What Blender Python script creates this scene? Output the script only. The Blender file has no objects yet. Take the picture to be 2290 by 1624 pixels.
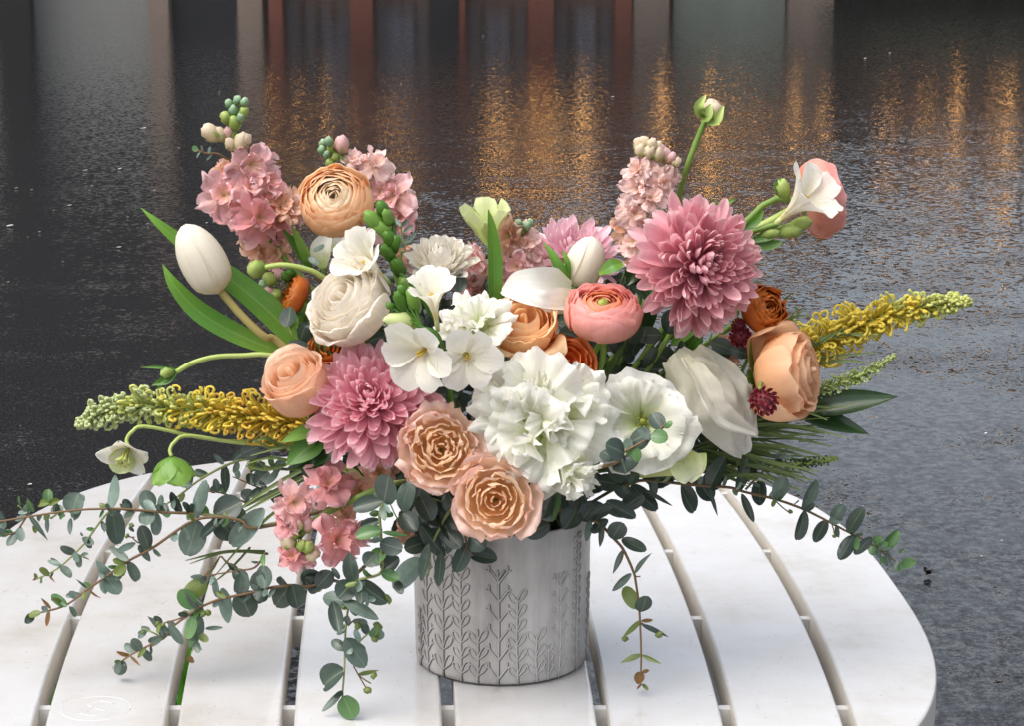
import bpy, bmesh, math, random
from mathutils import Vector, noise

random.seed(11)
SC = bpy.context.scene
COL = SC.collection

# ------------------------------------------------------------------ camera
F = 8000.0 / 3862 * 2290            # focal length in units of a 2290 px wide picture
PITCH = math.radians(12.5)
T = 0.48                            # height of the table top above the road
CAM = Vector((0.0085, -1.694, T + 0.6295))
cam_data = bpy.data.cameras.new("camera")
cam = bpy.data.objects.new("camera", cam_data)
COL.objects.link(cam)
cam.location = CAM
cam.rotation_euler = (math.pi / 2 - PITCH, 0, 0)
cam_data.sensor_width = 36.0
cam_data.lens = 8000.0 / 3862 * 36.0
cam_data.clip_start = 0.05
cam_data.clip_end = 600.0
SC.camera = cam

# ------------------------------------------------------------------ world, sun, exposure
SUN_EL, SUN_AZ = math.radians(60), math.radians(240)     # azimuth clockwise from +Y
world = bpy.data.worlds.new("World")
SC.world = world
world.use_nodes = True
wn = world.node_tree
wn.nodes.clear()
sky = wn.nodes.new("ShaderNodeTexSky")
sky.sky_type = 'NISHITA'
sky.sun_disc = False
sky.sun_elevation = SUN_EL
sky.sun_rotation = SUN_AZ
sky.air_density = 1.0
sky.dust_density = 4.0
sky.ozone_density = 1.0
hsv = wn.nodes.new("ShaderNodeHueSaturation")
hsv.inputs["Saturation"].default_value = 0.42
bg = wn.nodes.new("ShaderNodeBackground")
bg.inputs["Strength"].default_value = 0.15
wo = wn.nodes.new("ShaderNodeOutputWorld")
wn.links.new(sky.outputs[0], hsv.inputs["Color"])
wn.links.new(hsv.outputs[0], bg.inputs["Color"])
wn.links.new(bg.outputs[0], wo.inputs["Surface"])

sun_data = bpy.data.lights.new("sun", 'SUN')
sun_data.energy = 1.15
sun_data.angle = math.radians(60)
sun_data.color = (1.0, 0.965, 0.91)
sun = bpy.data.objects.new("sun", sun_data)
COL.objects.link(sun)
sd = Vector((math.sin(SUN_AZ) * math.cos(SUN_EL), math.cos(SUN_AZ) * math.cos(SUN_EL), math.sin(SUN_EL)))
sun.rotation_euler = (-sd).to_track_quat('-Z', 'Y').to_euler()
sun.location = sd * 20

SC.view_settings.view_transform = 'Standard'
SC.view_settings.look = 'None'
SC.view_settings.exposure = 0.80
SC.view_settings.gamma = 1.0
SC.view_settings.use_curve_mapping = False
SC.render.engine = 'CYCLES'
SC.cycles.use_denoising = True
SC.cycles.max_bounces = 8
SC.cycles.transparent_max_bounces = 8
SC.cycles.sample_clamp_indirect = 6.0

# ------------------------------------------------------------------ helpers
def P(x, y, Y):
    """world point at world depth Y on the line of sight of picture point (x, y), 2290 px wide picture"""
    a = (x - 1145) / F
    b = -(y - 812) / F
    d = Vector((a, math.cos(PITCH) + b * math.sin(PITCH), -math.sin(PITCH) + b * math.cos(PITCH)))
    return CAM + d * ((Y - CAM.y) / d.y)

def ground(x, y, z=0.0):
    a = (x - 1145) / F
    b = -(y - 812) / F
    d = Vector((a, math.cos(PITCH) + b * math.sin(PITCH), -math.sin(PITCH) + b * math.cos(PITCH)))
    return CAM + d * ((z - CAM.z) / d.z)

def px(Y=0.0):
    """metres per picture unit at depth Y"""
    return (1.79 + Y * 0.976) / F

def srgb(h):
    h = h.lstrip('#')
    out = []
    for i in (0, 2, 4):
        c = int(h[i:i + 2], 16) / 255
        out.append(c / 12.92 if c <= 0.04045 else ((c + 0.055) / 1.055) ** 2.4)
    return (out[0], out[1], out[2], 1.0)

def N(nt, typ, **kw):
    n = nt.nodes.new(typ)
    for k, v in kw.items():
        if k in n.inputs:
            n.inputs[k].default_value = v
        else:
            setattr(n, k, v)
    return n

def new_mat(name):
    m = bpy.data.materials.new(name)
    m.use_nodes = True
    nt = m.node_tree
    nt.nodes.clear()
    out = nt.nodes.new("ShaderNodeOutputMaterial")
    return m, nt, out

def ramp(nt, stops):
    r = nt.nodes.new("ShaderNodeValToRGB")
    e = r.color_ramp.elements
    while len(e) < len(stops):
        e.new(0.5)
    for el, (p, c) in zip(e, stops):
        el.position = p
        el.color = c if isinstance(c, tuple) else srgb(c)
    return r

def mth(nt, op, a, b=None, clamp=False):
    n = nt.nodes.new("ShaderNodeMath")
    n.operation = op
    n.use_clamp = clamp
    for i, s in enumerate((a, b)):
        if s is None:
            continue
        if isinstance(s, (int, float)):
            n.inputs[i].default_value = s
        else:
            nt.links.new(s, n.inputs[i])
    return n.outputs[0]

def petal_mat(name, stops, trans=0.3, rough=0.42, vein=0.22, var=0.10, spec=0.4, vscale=(16, 1.6), blotch=0.0, blotch_col='#ffffff', coat=0.0, bump=0.15, rib=None):
    """petal or leaf: pigment runs from base (v=0) to tip (v=1) with fine veins along it"""
    m, nt, out = new_mat(name)
    L = nt.links
    uv = N(nt, "ShaderNodeUVMap")
    sep = N(nt, "ShaderNodeSeparateXYZ")
    L.new(uv.outputs[0], sep.inputs[0])
    info = N(nt, "ShaderNodeObjectInfo")
    mp = N(nt, "ShaderNodeMapping")
    mp.inputs["Scale"].default_value = (vscale[0], vscale[1], 1)
    L.new(uv.outputs[0], mp.inputs[0])
    comb = N(nt, "ShaderNodeCombineXYZ")
    L.new(mth(nt, 'MULTIPLY', info.outputs["Random"], 37.0), comb.inputs[2])
    L.new(comb.outputs[0], mp.inputs["Location"])
    ns = N(nt, "ShaderNodeTexNoise", Scale=1.0, Detail=3.0, Roughness=0.6)
    L.new(mp.outputs[0], ns.inputs["Vector"])
    n2 = N(nt, "ShaderNodeTexNoise", Scale=3.0, Detail=3.0)
    tc = N(nt, "ShaderNodeTexCoord")
    mp2 = N(nt, "ShaderNodeMapping")
    mp2.inputs["Scale"].default_value = (60, 60, 60)
    L.new(tc.outputs["Object"], mp2.inputs[0])
    L.new(mp2.outputs[0], n2.inputs["Vector"])
    v = mth(nt, 'ADD', sep.outputs[1], mth(nt, 'MULTIPLY', mth(nt, 'SUBTRACT', n2.outputs[0], 0.5), 0.3))
    rp = ramp(nt, stops)
    L.new(v, rp.inputs[0])
    h = N(nt, "ShaderNodeHueSaturation")
    val = mth(nt, 'ADD', 1.0 - var / 2, mth(nt, 'MULTIPLY', info.outputs["Random"], var))
    st = mth(nt, 'SUBTRACT', 1.0 + vein / 2, mth(nt, 'MULTIPLY', ns.outputs[0], vein))
    L.new(mth(nt, 'MULTIPLY', val, st), h.inputs["Value"])
    L.new(rp.outputs[0], h.inputs["Color"])
    colour = h.outputs[0]
    if blotch > 0:
        mx = N(nt, "ShaderNodeMix", data_type='RGBA')
        bl = mth(nt, 'MULTIPLY', mth(nt, 'SUBTRACT', n2.outputs[0], 0.45), 3.0, True)
        L.new(mth(nt, 'MULTIPLY', bl, blotch), mx.inputs["Factor"])
        L.new(colour, mx.inputs["A"])
        mx.inputs["B"].default_value = srgb(blotch_col)
        colour = mx.outputs["Result"]
    if rib:
        mr = N(nt, "ShaderNodeMix", data_type='RGBA')
        d = mth(nt, 'ABSOLUTE', mth(nt, 'SUBTRACT', sep.outputs[0], 0.5))
        L.new(mth(nt, 'MULTIPLY', mth(nt, 'SUBTRACT', 1.0, mth(nt, 'MULTIPLY', d, 22.0), True), 0.4), mr.inputs["Factor"])
        L.new(colour, mr.inputs["A"])
        mr.inputs["B"].default_value = srgb(rib)
        colour = mr.outputs["Result"]
    pr = N(nt, "ShaderNodeBsdfPrincipled")
    pr.inputs["Roughness"].default_value = rough
    pr.inputs["Specular IOR Level"].default_value = spec
    pr.inputs["Coat Weight"].default_value = coat
    pr.inputs["Coat Roughness"].default_value = 0.15
    L.new(colour, pr.inputs["Base Color"])
    bp = N(nt, "ShaderNodeBump", Strength=bump, Distance=0.001)
    L.new(ns.outputs[0], bp.inputs["Height"])
    L.new(bp.outputs[0], pr.inputs["Normal"])
    tr = N(nt, "ShaderNodeBsdfTranslucent")
    L.new(colour, tr.inputs["Color"])
    ms = N(nt, "ShaderNodeMixShader")
    ms.inputs[0].default_value = trans
    L.new(pr.outputs[0], ms.inputs[1])
    L.new(tr.outputs[0], ms.inputs[2])
    L.new(ms.outputs[0], out.inputs[0])
    return m

def solid_mat(name, c, rough=0.5, spec=0.4, noise_amt=0.25, nscale=40.0, emit=0.0, coat=0.0, bump=0.0, c2=None):
    m, nt, out = new_mat(name)
    L = nt.links
    tc = N(nt, "ShaderNodeTexCoord")
    ns = N(nt, "ShaderNodeTexNoise", Scale=nscale, Detail=5.0, Roughness=0.6)
    L.new(tc.outputs["Object"], ns.inputs["Vector"])
    c = c if isinstance(c, tuple) else srgb(c)
    c2 = (c2 if isinstance(c2, tuple) else srgb(c2)) if c2 else tuple(x * (1 - noise_amt) for x in c[:3]) + (1,)
    rp = ramp(nt, [(0.3, c2), (0.7, c)])
    L.new(ns.outputs[0], rp.inputs[0])
    pr = N(nt, "ShaderNodeBsdfPrincipled")
    pr.inputs["Roughness"].default_value = rough
    pr.inputs["Specular IOR Level"].default_value = spec
    pr.inputs["Coat Weight"].default_value = coat
    L.new(rp.outputs[0], pr.inputs["Base Color"])
    if emit:
        pr.inputs["Emission Color"].default_value = c
        pr.inputs["Emission Strength"].default_value = emit
    if bump:
        bp = N(nt, "ShaderNodeBump", Strength=bump, Distance=0.002)
        L.new(ns.outputs[0], bp.inputs["Height"])
        L.new(bp.outputs[0], pr.inputs["Normal"])
    L.new(pr.outputs[0], out.inputs[0])
    return m

class MB:
    """collects surfaces in world coordinates; build() links them as ONE mesh object"""
    def __init__(self):
        self.v, self.f, self.uv = [], [], []
    def grid(self, rows, wrap=False):
        o = len(self.v)
        nr, nc = len(rows), len(rows[0])
        for j, r in enumerate(rows):
            for i, p in enumerate(r):
                self.v.append(p)
                self.uv.append((i / (nc - 1), j / (nr - 1)))
        for j in range(nr - 1):
            for i in range(nc - (0 if wrap else 1)):
                i2 = (i + 1) % nc
                self.f.append((o + j * nc + i, o + j * nc + i2, o + (j + 1) * nc + i2, o + (j + 1) * nc + i))
        return o
    def tube(self, pts, rad, sides=6, cap=True):
        pts = [Vector(p) for p in pts]
        n = len(pts)
        if not hasattr(rad, '__len__'):
            rad = [rad] * n
        rows = []
        prev = None
        for k in range(n):
            d = (pts[min(k + 1, n - 1)] - pts[max(k - 1, 0)])
            d = d.normalized() if d.length > 1e-9 else Vector((0, 0, 1))
            if prev is None:
                u = d.orthogonal().normalized()
            else:
                u = prev - d * prev.dot(d)
                u = u.normalized() if u.length > 1e-6 else d.orthogonal().normalized()
            prev = u
            w = d.cross(u)
            rows.append([pts[k] + (u * math.cos(2 * math.pi * i / sides) + w * math.sin(2 * math.pi * i / sides)) * rad[k] for i in range(sides)])
        o = self.grid(rows, True)
        if cap:
            self.f.append(tuple(o + i for i in reversed(range(sides))))
            self.f.append(tuple(o + (n - 1) * sides + i for i in range(sides)))
    def box(self, x0, x1, y0, y1, z0, z1):
        o = len(self.v)
        for z in (z0, z1):
            for x, y in ((x0, y0), (x1, y0), (x1, y1), (x0, y1)):
                self.v.append(Vector((x, y, z)))
                self.uv.append((0, 0))
        for q in ((3, 2, 1, 0), (4, 5, 6, 7), (0, 1, 5, 4), (1, 2, 6, 5), (2, 3, 7, 6), (3, 0, 4, 7)):
            self.f.append(tuple(o + i for i in q))
    def blob(self, c, r, axis=None, stretch=1.0, nu=8, nv=6, lump=0.0, seed=0):
        A = Vector(axis).normalized() if axis is not None else Vector((0, 0, 1))
        X, Y2, A = frame(A)
        rows = []
        for j in range(nv + 1):
            th = math.pi * j / nv
            row = []
            for i in range(nu):
                ph = 2 * math.pi * i / nu
                d = X * math.sin(th) * math.cos(ph) + Y2 * math.sin(th) * math.sin(ph) - A * math.cos(th) * stretch
                k = 1 + lump * noise.noise(d * 2.3 + Vector((seed, 0, 0)))
                row.append(c + d * r * k)
            rows.append(row)
        self.grid(rows, True)
    def build(self, name, mat, parent=None, smooth=True, kind=None, label=None):
        off = Vector((0, 0, 0))
        q = parent
        while q is not None:
            off += q.location
            q = q.parent
        me = bpy.data.meshes.new(name)
        me.from_pydata([tuple(p - off) for p in self.v], [], self.f)
        uvl = me.uv_layers.new(name="UVMap")
        li = [0] * len(me.loops)
        me.loops.foreach_get("vertex_index", li)
        flat = []
        for i in li:
            flat.extend(self.uv[i])
        uvl.data.foreach_set("uv", flat)
        if smooth:
            me.polygons.foreach_set("use_smooth", [True] * len(me.polygons))
        me.materials.append(mat)
        ob = bpy.data.objects.new(name, me)
        COL.objects.link(ob)
        ob.parent = parent
        if kind:
            ob["kind"] = kind
        if label:
            ob["label"] = label
        return ob

def tag(o, label, cat, group=None):
    o["label"] = label
    o["category"] = cat
    if group:
        o["group"] = group
    return o

def thing(name, label, cat, loc, group=None):
    o = bpy.data.objects.new(name, None)
    COL.objects.link(o)
    o.empty_display_size = 0.01
    o.location = loc
    return tag(o, label, cat, group)

def frame(A):
    A = Vector(A).normalized()
    up = Vector((0, 0, 1)) if abs(A.z) < 0.95 else Vector((0, 1, 0))
    X = up.cross(A).normalized()
    return X, A.cross(X), A

def crv(pts, t):
    """Catmull-Rom through a list of tuples, t in 0..1"""
    n = len(pts) - 1
    t = max(0.0, min(0.99999, t)) * n
    i = int(t)
    u = t - i
    p0, p1, p2, p3 = pts[max(i - 1, 0)], pts[i], pts[i + 1], pts[min(i + 2, n)]
    return tuple(0.5 * (2 * b + (c - a) * u + (2 * a - 5 * b + 4 * c - d) * u * u + (3 * b - a - 3 * c + d) * u ** 3)
                 for a, b, c, d in zip(p0, p1, p2, p3))

def smooth_path(pts, n):
    return [Vector(crv([tuple(p) for p in pts], k / (n - 1))) for k in range(n)]

def lerp_prof(a, b, q):
    return [tuple(x + (y - x) * q for x, y in zip(p, r)) for p, r in zip(a, b)]

def keyed(keys, q):
    k = q * (len(keys) - 1)
    i = min(int(k), len(keys) - 2)
    return lerp_prof(keys[i], keys[i + 1], k - i)

def shell(c, fr, R, az, prof, ha, nu=8, nv=8, ruf=0.0, rf=2.5, flare=0.0, tip=0.18, seed=0.0, point=0.0, basew=0.35, wave=0.0, wn=3.0):
    """petal that wraps round the flower's axis: prof is (radius, height) from base to rim; wave ruffles the rim"""
    X, Y2, A = fr
    rows = []
    p1_, p2_ = seed * 2.17 % 6.28, seed * 4.71 % 6.28
    for j in range(nv + 1):
        t = j / nv
        hw = ha * (basew + (1 - basew) * math.sin(min(1.0, t * 1.5) * math.pi / 2)) * (1 - point * max(0, t - 0.45) ** 2 * 3.3)
        row = []
        for i in range(nu + 1):
            s = -1 + 2 * i / nu
            te = t * (1 - tip * abs(s) ** 2.5 * t)
            if wave:
                te *= 1 - t * (0.06 * (1 + noise.noise(Vector((s * 6 + seed, seed * 2.0, 3.0)))) + 0.035 * (1 + noise.noise(Vector((s * 19 + seed, seed, 8.0)))))
            r, h = crv(prof, te)
            r2, h2 = crv(prof, min(1.0, te + 0.02))
            r0, h0 = crv(prof, max(0.0, te - 0.02))
            l = math.hypot(r2 - r0, h2 - h0) or 1.0
            nr, nh = -(h2 - h0) / l, (r2 - r0) / l
            k = ruf * t * t
            dn = k * noise.noise(Vector((s * rf + seed * 7.31, t * 1.6, seed * 3.17)))
            if wave:
                dn += wave * t ** 1.5 * (0.55 * math.sin(wn * s * math.pi + p1_ + t * 1.2) + 0.35 * math.sin(wn * 2.1 * s * math.pi + p2_ - t) * t + 0.5 * noise.noise(Vector((s * 4 + seed, t * 3, seed * 1.3))))
            r += dn * nr + flare * t * t * s * s
            h += dn * nh
            a = az + s * hw + k * 0.25 * noise.noise(Vector((s * 2, t, seed + 40)))
            row.append(c + (X * math.cos(a) + Y2 * math.sin(a)) * (r * R) + A * (h * R))
        rows.append(row)
    mb = MB()
    mb.grid(rows)
    return mb

def ROUND(t):
    return max(0.05, (4 * t * (1 - t))) ** 0.5
def OVAL(t):
    return max(0.02, (4 * t * (1 - t))) ** 0.62 * (1.08 - 0.22 * t)
def LANCE(t):
    return max(0.01, math.sin(math.pi * min(1, t) ** 0.72)) ** 0.9
def SPOON(t):
    return (0.40 + 0.60 * math.sin(min(1.0, t / 0.70) * math.pi / 2)) * max(0.02, 1 - max(0.0, (t - 0.70) / 0.30) ** 2.4) ** 0.5
def WEDGE(t):
    return (0.16 + 0.84 * math.sin(min(1.0, t / 0.72) * math.pi / 2) ** 1.2) * max(0.06, 1 - max(0.0, (t - 0.66) / 0.34) ** 2.6) ** 0.5

def strap(c, d, n, L, W, bend=0.0, bend0=0.0, cup=0.0, ruf=0.0, seed=0.0, nu=4, nv=7, shape=SPOON, twist=0.0, rf=2.2, fold=0.0, mb=None, bpow=1.0):
    """petal or leaf that leaves c in direction d with its upper side towards n"""
    d = Vector(d).normalized()
    n = Vector(n)
    n = (n - d * n.dot(d)).normalized()
    X = d.cross(n)
    rows = []
    pos = Vector(c)
    for j in range(nv + 1):
        t = (1 - math.cos(j / nv * math.pi)) / 2 if nv > 5 else math.sin(j / nv * math.pi / 2)
        if j:
            tm = (t + tp) / 2
            ph = bend0 + bend * tm ** bpow
            pos = pos + (d * math.cos(ph) + n * math.sin(ph)) * (L * (t - tp))
        tp = t
        ph = bend0 + bend * t ** bpow
        nn = n * math.cos(ph) - d * math.sin(ph)
        Xt = X * math.cos(twist * t) + nn * math.sin(twist * t)
        nt_ = nn * math.cos(twist * t) - X * math.sin(twist * t)
        w = W / 2 * shape(t)
        row = []
        for i in range(nu + 1):
            s = -1 + 2 * i / nu
            z = cup * s * s * w + fold * abs(s) * w
            k = ruf * W * t
            z += k * noise.noise(Vector((s * rf + seed * 3.7, t * 2.4, seed * 1.9)))
            e = k * 0.6 * noise.noise(Vector((s * rf * 1.5 + 5, seed * 2.3, t)))
            row.append(pos + Xt * (s * w * (1 - 0.25 * min(abs(cup), 1.2))) + nt_ * z + d * e)
        rows.append(row)
    mb = mb or MB()
    mb.grid(rows)
    return mb

# ------------------------------------------------------------------ materials of the setting
def asphalt_mat():
    m, nt, out = new_mat("wet_asphalt")
    L = nt.links
    tc = N(nt, "ShaderNodeTexCoord")
    geo = N(nt, "ShaderNodeNewGeometry")
    pos = geo.outputs["Position"]
    def nz(scale, detail=3.0, rough=0.6, colour=False, stretch=None):
        v = pos
        if stretch:
            mp = N(nt, "ShaderNodeMapping")
            mp.inputs["Scale"].default_value = stretch
            L.new(pos, mp.inputs[0])
            v = mp.outputs[0]
        n = N(nt, "ShaderNodeTexNoise", Scale=scale, Detail=detail, Roughness=rough)
        L.new(v, n.inputs["Vector"])
        return n.outputs["Color" if colour else "Fac"]
    # where the water film is thin the stone chips stand out; elsewhere it is nearly smooth
    patch = mth(nt, 'MULTIPLY', mth(nt, 'SUBTRACT', nz(2.6, 5.0, 0.7, stretch=(0.7, 1.0, 1)), 0.45), 4.0, True)
    sp = N(nt, "ShaderNodeSeparateXYZ")
    L.new(pos, sp.inputs[0])
    shallow = mth(nt, 'MULTIPLY', mth(nt, 'SUBTRACT', 10.5, sp.outputs[1]), 0.14, True)
    patch = mth(nt, 'MULTIPLY', patch, mth(nt, 'ADD', 0.05, mth(nt, 'MULTIPLY', shallow, 0.95)))
    def tilt(colour, amp):
        sub = N(nt, "ShaderNodeVectorMath", operation='SUBTRACT')
        L.new(colour, sub.inputs[0])
        sub.inputs[1].default_value = (0.5, 0.5, 0.5)
        mul = N(nt, "ShaderNodeVectorMath", operation='MULTIPLY')
        L.new(sub.outputs[0], mul.inputs[0])
        cx = N(nt, "ShaderNodeCombineXYZ")
        if isinstance(amp, (int, float)):
            cx.inputs[0].default_value = amp
            cx.inputs[1].default_value = amp
        else:
            L.new(amp, cx.inputs[0])
            L.new(amp, cx.inputs[1])
        L.new(cx.outputs[0], mul.inputs[1])
        return mul.outputs[0]
    def add(a, b):
        n = N(nt, "ShaderNodeVectorMath", operation='ADD')
        L.new(a, n.inputs[0])
        L.new(b, n.inputs[1])
        return n.outputs[0]
    t1 = tilt(nz(52.0, 2.0, 0.55, True), mth(nt, 'ADD', 0.23, mth(nt, 'MULTIPLY', patch, 0.45)))                                    # slow undulation
    t2 = tilt(nz(120.0, 3.0, 0.65, True), mth(nt, 'ADD', 0.07, mth(nt, 'MULTIPLY', patch, 0.85)))   # stone chips
    nrm = N(nt, "ShaderNodeVectorMath", operation='NORMALIZE')
    L.new(add(geo.outputs["Normal"], add(t1, t2)), nrm.inputs[0])
    pr = N(nt, "ShaderNodeBsdfPrincipled")
    rp = ramp(nt, [(0.35, '#121213'), (0.55, '#242425'), (0.72, '#565554')])
    L.new(nz(170.0, 4.0, 0.7), rp.inputs[0])
    fl = N(nt, "ShaderNodeMix", data_type='RGBA')
    L.new(mth(nt, 'MULTIPLY', mth(nt, 'SUBTRACT', nz(330.0, 2.0, 0.5), 0.68), 9.0, True), fl.inputs["Factor"])
    L.new(rp.outputs[0], fl.inputs["A"])
    fl.inputs["B"].default_value = srgb('#8d8b86')
    L.new(fl.outputs["Result"], pr.inputs["Base Color"])
    pr.inputs["IOR"].default_value = 1.36
    L.new(mth(nt, 'ADD', 0.06, mth(nt, 'MULTIPLY', patch, 0.10)), pr.inputs["Roughness"])
    L.new(nrm.outputs[0], pr.inputs["Normal"])
    L.new(pr.outputs[0], out.inputs[0])
    return m

def table_mat():
    m, nt, out = new_mat("wet_white_resin")
    L = nt.links
    tc = N(nt, "ShaderNodeTexCoord")
    geo = N(nt, "ShaderNodeNewGeometry")
    def nz(scale, detail=5.0, rough=0.6, st=(1, 1, 1)):
        mp = N(nt, "ShaderNodeMapping")
        mp.inputs["Scale"].default_value = st
        L.new(geo.outputs["Position"], mp.inputs[0])
        n = N(nt, "ShaderNodeTexNoise", Scale=scale, Detail=detail, Roughness=rough)
        L.new(mp.outputs[0], n.inputs["Vector"])
        return n.outputs[0]
    base = ramp(nt, [(0.32, '#b6b0a6'), (0.46, '#c6c3bf'), (0.65, '#cfcfcf')])
    L.new(mth(nt, 'ADD', mth(nt, 'MULTIPLY', nz(14.0, 6.0, 0.65), 0.6), mth(nt, 'MULTIPLY', nz(4.5, 6.0, 0.7), 0.4)), base.inputs[0])
    mx = N(nt, "ShaderNodeMix", data_type='RGBA')
    scr = mth(nt, 'MULTIPLY', mth(nt, 'SUBTRACT', nz(95.0, 4.0, 0.75, (1.0, 0.35, 1)), 0.63), 7.0, True)
    L.new(mth(nt, 'MULTIPLY', scr, 0.5), mx.inputs["Factor"])
    L.new(base.outputs[0], mx.inputs["A"])
    mx.inputs["B"].default_value = srgb('#8f857a')
    mx2 = N(nt, "ShaderNodeMix", data_type='RGBA')
    spk = mth(nt, 'MULTIPLY', mth(nt, 'SUBTRACT', nz(240.0, 2.0, 0.5), 0.70), 14.0, True)
    L.new(mth(nt, 'MULTIPLY', spk, 0.55), mx2.inputs["Factor"])
    L.new(mx.outputs["Result"], mx2.inputs["A"])
    mx2.inputs["B"].default_value = srgb('#6b5d4e')
    pr = N(nt, "ShaderNodeBsdfPrincipled")
    L.new(mx2.outputs["Result"], pr.inputs["Base Color"])
    pr.inputs["Roughness"].default_value = 0.42
    pr.inputs["Coat Weight"].default_value = 1.0
    pr.inputs["Coat IOR"].default_value = 1.55
    L.new(mth(nt, 'ADD', 0.0, mth(nt, 'MULTIPLY', nz(9.0, 6.0, 0.7), 0.06)), pr.inputs["Coat Roughness"])
    bp = N(nt, "ShaderNodeBump", Strength=0.025, Distance=0.002)
    L.new(nz(60.0, 4.0), bp.inputs["Height"])
    L.new(bp.outputs[0], pr.inputs["Normal"])
    L.new(pr.outputs[0], out.inputs[0])
    return m

def vase_mat(name, dark):
    m, nt, out = new_mat(name)
    L = nt.links
    geo = N(nt, "ShaderNodeNewGeometry")
    def nz(scale, st, detail=5.0):
        mp = N(nt, "ShaderNodeMapping")
        mp.inputs["Scale"].default_value = st
        L.new(geo.outputs["Position"], mp.inputs[0])
        n = N(nt, "ShaderNodeTexNoise", Scale=scale, Detail=detail, Roughness=0.65)
        L.new(mp.outputs[0], n.inputs["Vector"])
        return n.outputs[0]
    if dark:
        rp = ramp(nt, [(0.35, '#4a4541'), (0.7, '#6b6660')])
    else:
        rp = ramp(nt, [(0.30, '#77736f'), (0.45, '#9f9b98'), (0.60, '#b6b3b0'), (0.75, '#cac8c5')])
    L.new(mth(nt, 'ADD', mth(nt, 'MULTIPLY', nz(36.0, (1, 1, 0.10)), 0.6), mth(nt, 'MULTIPLY', nz(26.0, (1, 1, 0.6), 7.0), 0.42)), rp.inputs[0])
    mx = N(nt, "ShaderNodeMix", data_type='RGBA')
    st = mth(nt, 'MULTIPLY', mth(nt, 'SUBTRACT', nz(55.0, (1, 1, 0.06), 3.0), 0.62), 6.0, True)
    L.new(mth(nt, 'MULTIPLY', st, 0.5), mx.inputs["Factor"])
    L.new(rp.outputs[0], mx.inputs["A"])
    mx.inputs["B"].default_value = srgb('#5f5a56')
    pr = N(nt, "ShaderNodeBsdfPrincipled")
    L.new(mx.outputs["Result"], pr.inputs["Base Color"])
    pr.inputs["Roughness"].default_value = 0.36
    pr.inputs["Metallic"].default_value = 0.25
    bp = N(nt, "ShaderNodeBump", Strength=0.25, Distance=0.001)
    L.new(nz(90.0, (1, 1, 0.3)), bp.inputs["Height"])
    L.new(bp.outputs[0], pr.inputs["Normal"])
    L.new(pr.outputs[0], out.inputs[0])
    return m

M_asphalt = asphalt_mat()
M_table = table_mat()
M_vase = vase_mat("whitewashed_metal", False)
M_vase_dark = vase_mat("dark_vase_metal", True)
M_side = solid_mat("warm_lit_resin_side", '#ddd7cd', 0.45, 0.4, 0.12, 25)  # slat sides: warm bounce light of the gaps put into the colour
M_soil = solid_mat("dark_inside", '#221f1b', 0.9)
M_weed = petal_mat("weed_green", [(0, '#2f5a16'), (1, '#4f8a22')], trans=0.25)

# ------------------------------------------------------------------ road
mb = MB()
mb.box(-90, 90, -12, 24.3, -0.3, 0.0)
road = mb.build("road", M_asphalt, smooth=False)
road["kind"] = "structure"

mb = MB()
mb.box(-90, 90, 24.3, 60, -0.3, 0.02)
pave = mb.build("pavement", solid_mat("concrete_paving", '#77736c', 0.35, 0.5, nscale=4.0), smooth=False)
pave["kind"] = "structure"

# ------------------------------------------------------------------ buildings across the road (seen in the wet road as reflections)
def fx(v):
    return (v - 1145) / F * 26.7

M_grey = solid_mat("grey_render", '#8d8d8a', 0.8, nscale=3)
M_darkwall = solid_mat("dark_slate_wall", '#262729', 0.8, nscale=3)
M_black = solid_mat("black_frame", '#0c0c0d', 0.5)
M_tan = solid_mat("tan_render", '#8c7c70', 0.8, nscale=3)
M_brick = solid_mat("red_brick", '#7d4a3c', 0.85, 0.4, nscale=9)
M_brown = solid_mat("brown_timber", '#6d5040', 0.75, 0.45, nscale=5)
M_glass = solid_mat("shop_glass", '#3a4152', 0.15, spec=0.6)
M_glass_l = solid_mat("pale_poster", '#8b95a8', 0.5)
M_door = solid_mat("dark_door", '#121419', 0.4)
M_sage = solid_mat("sage_shutter", '#8a9086', 0.8, nscale=3)
M_roof = solid_mat("roof_slate", '#2f2d2d', 0.8)
M_hedge = solid_mat("hedge_green", '#1b2413', 0.8, 0.6, nscale=12)
M_bulb, nt, out = new_mat("warm_bulb")
em = N(nt, "ShaderNodeEmission", Strength=20.0)
em.inputs[0].default_value = (1.0, 0.50, 0.15, 1)
nt.links.new(em.outputs[0], out.inputs[0])
M_lit, nt, out = new_mat("lit_window")
em = N(nt, "ShaderNodeEmission", Strength=0.12)
em.inputs[0].default_value = (1.0, 0.55, 0.22, 1)
nt.links.new(em.outputs[0], out.inputs[0])

def part_box(name, parent, mat, x0, x1, z0, z1, y0, y1):
    mb = MB()
    mb.box(x0, x1, y0, y1, z0, z1)
    return mb.build(name, mat, parent, smooth=False)

YF = 25.0
b1 = thing("grey_building", "tall grey building with dark doorway across the wet road", "building", (fx(230), YF, 0.02))
part_box("wall", b1, M_grey, fx(-4200), fx(545), 0.02, 1.95, YF, YF + 9)
part_box("upper_wall", b1, M_darkwall, fx(-4200), fx(545), 1.952, 11.0, YF - 0.1, YF + 9)
part_box("column", b1, M_black, fx(18), fx(95), 0.02, 2.25, YF - 0.35, YF - 0.102)
part_box("pilaster", b1, M_tan, fx(352), fx(396), 0.02, 3.1, YF - 0.3, YF - 0.102)
part_box("door", b1, M_door, fx(397), fx(538), 0.02, 1.50, YF - 0.06, YF - 0.002)

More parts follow.
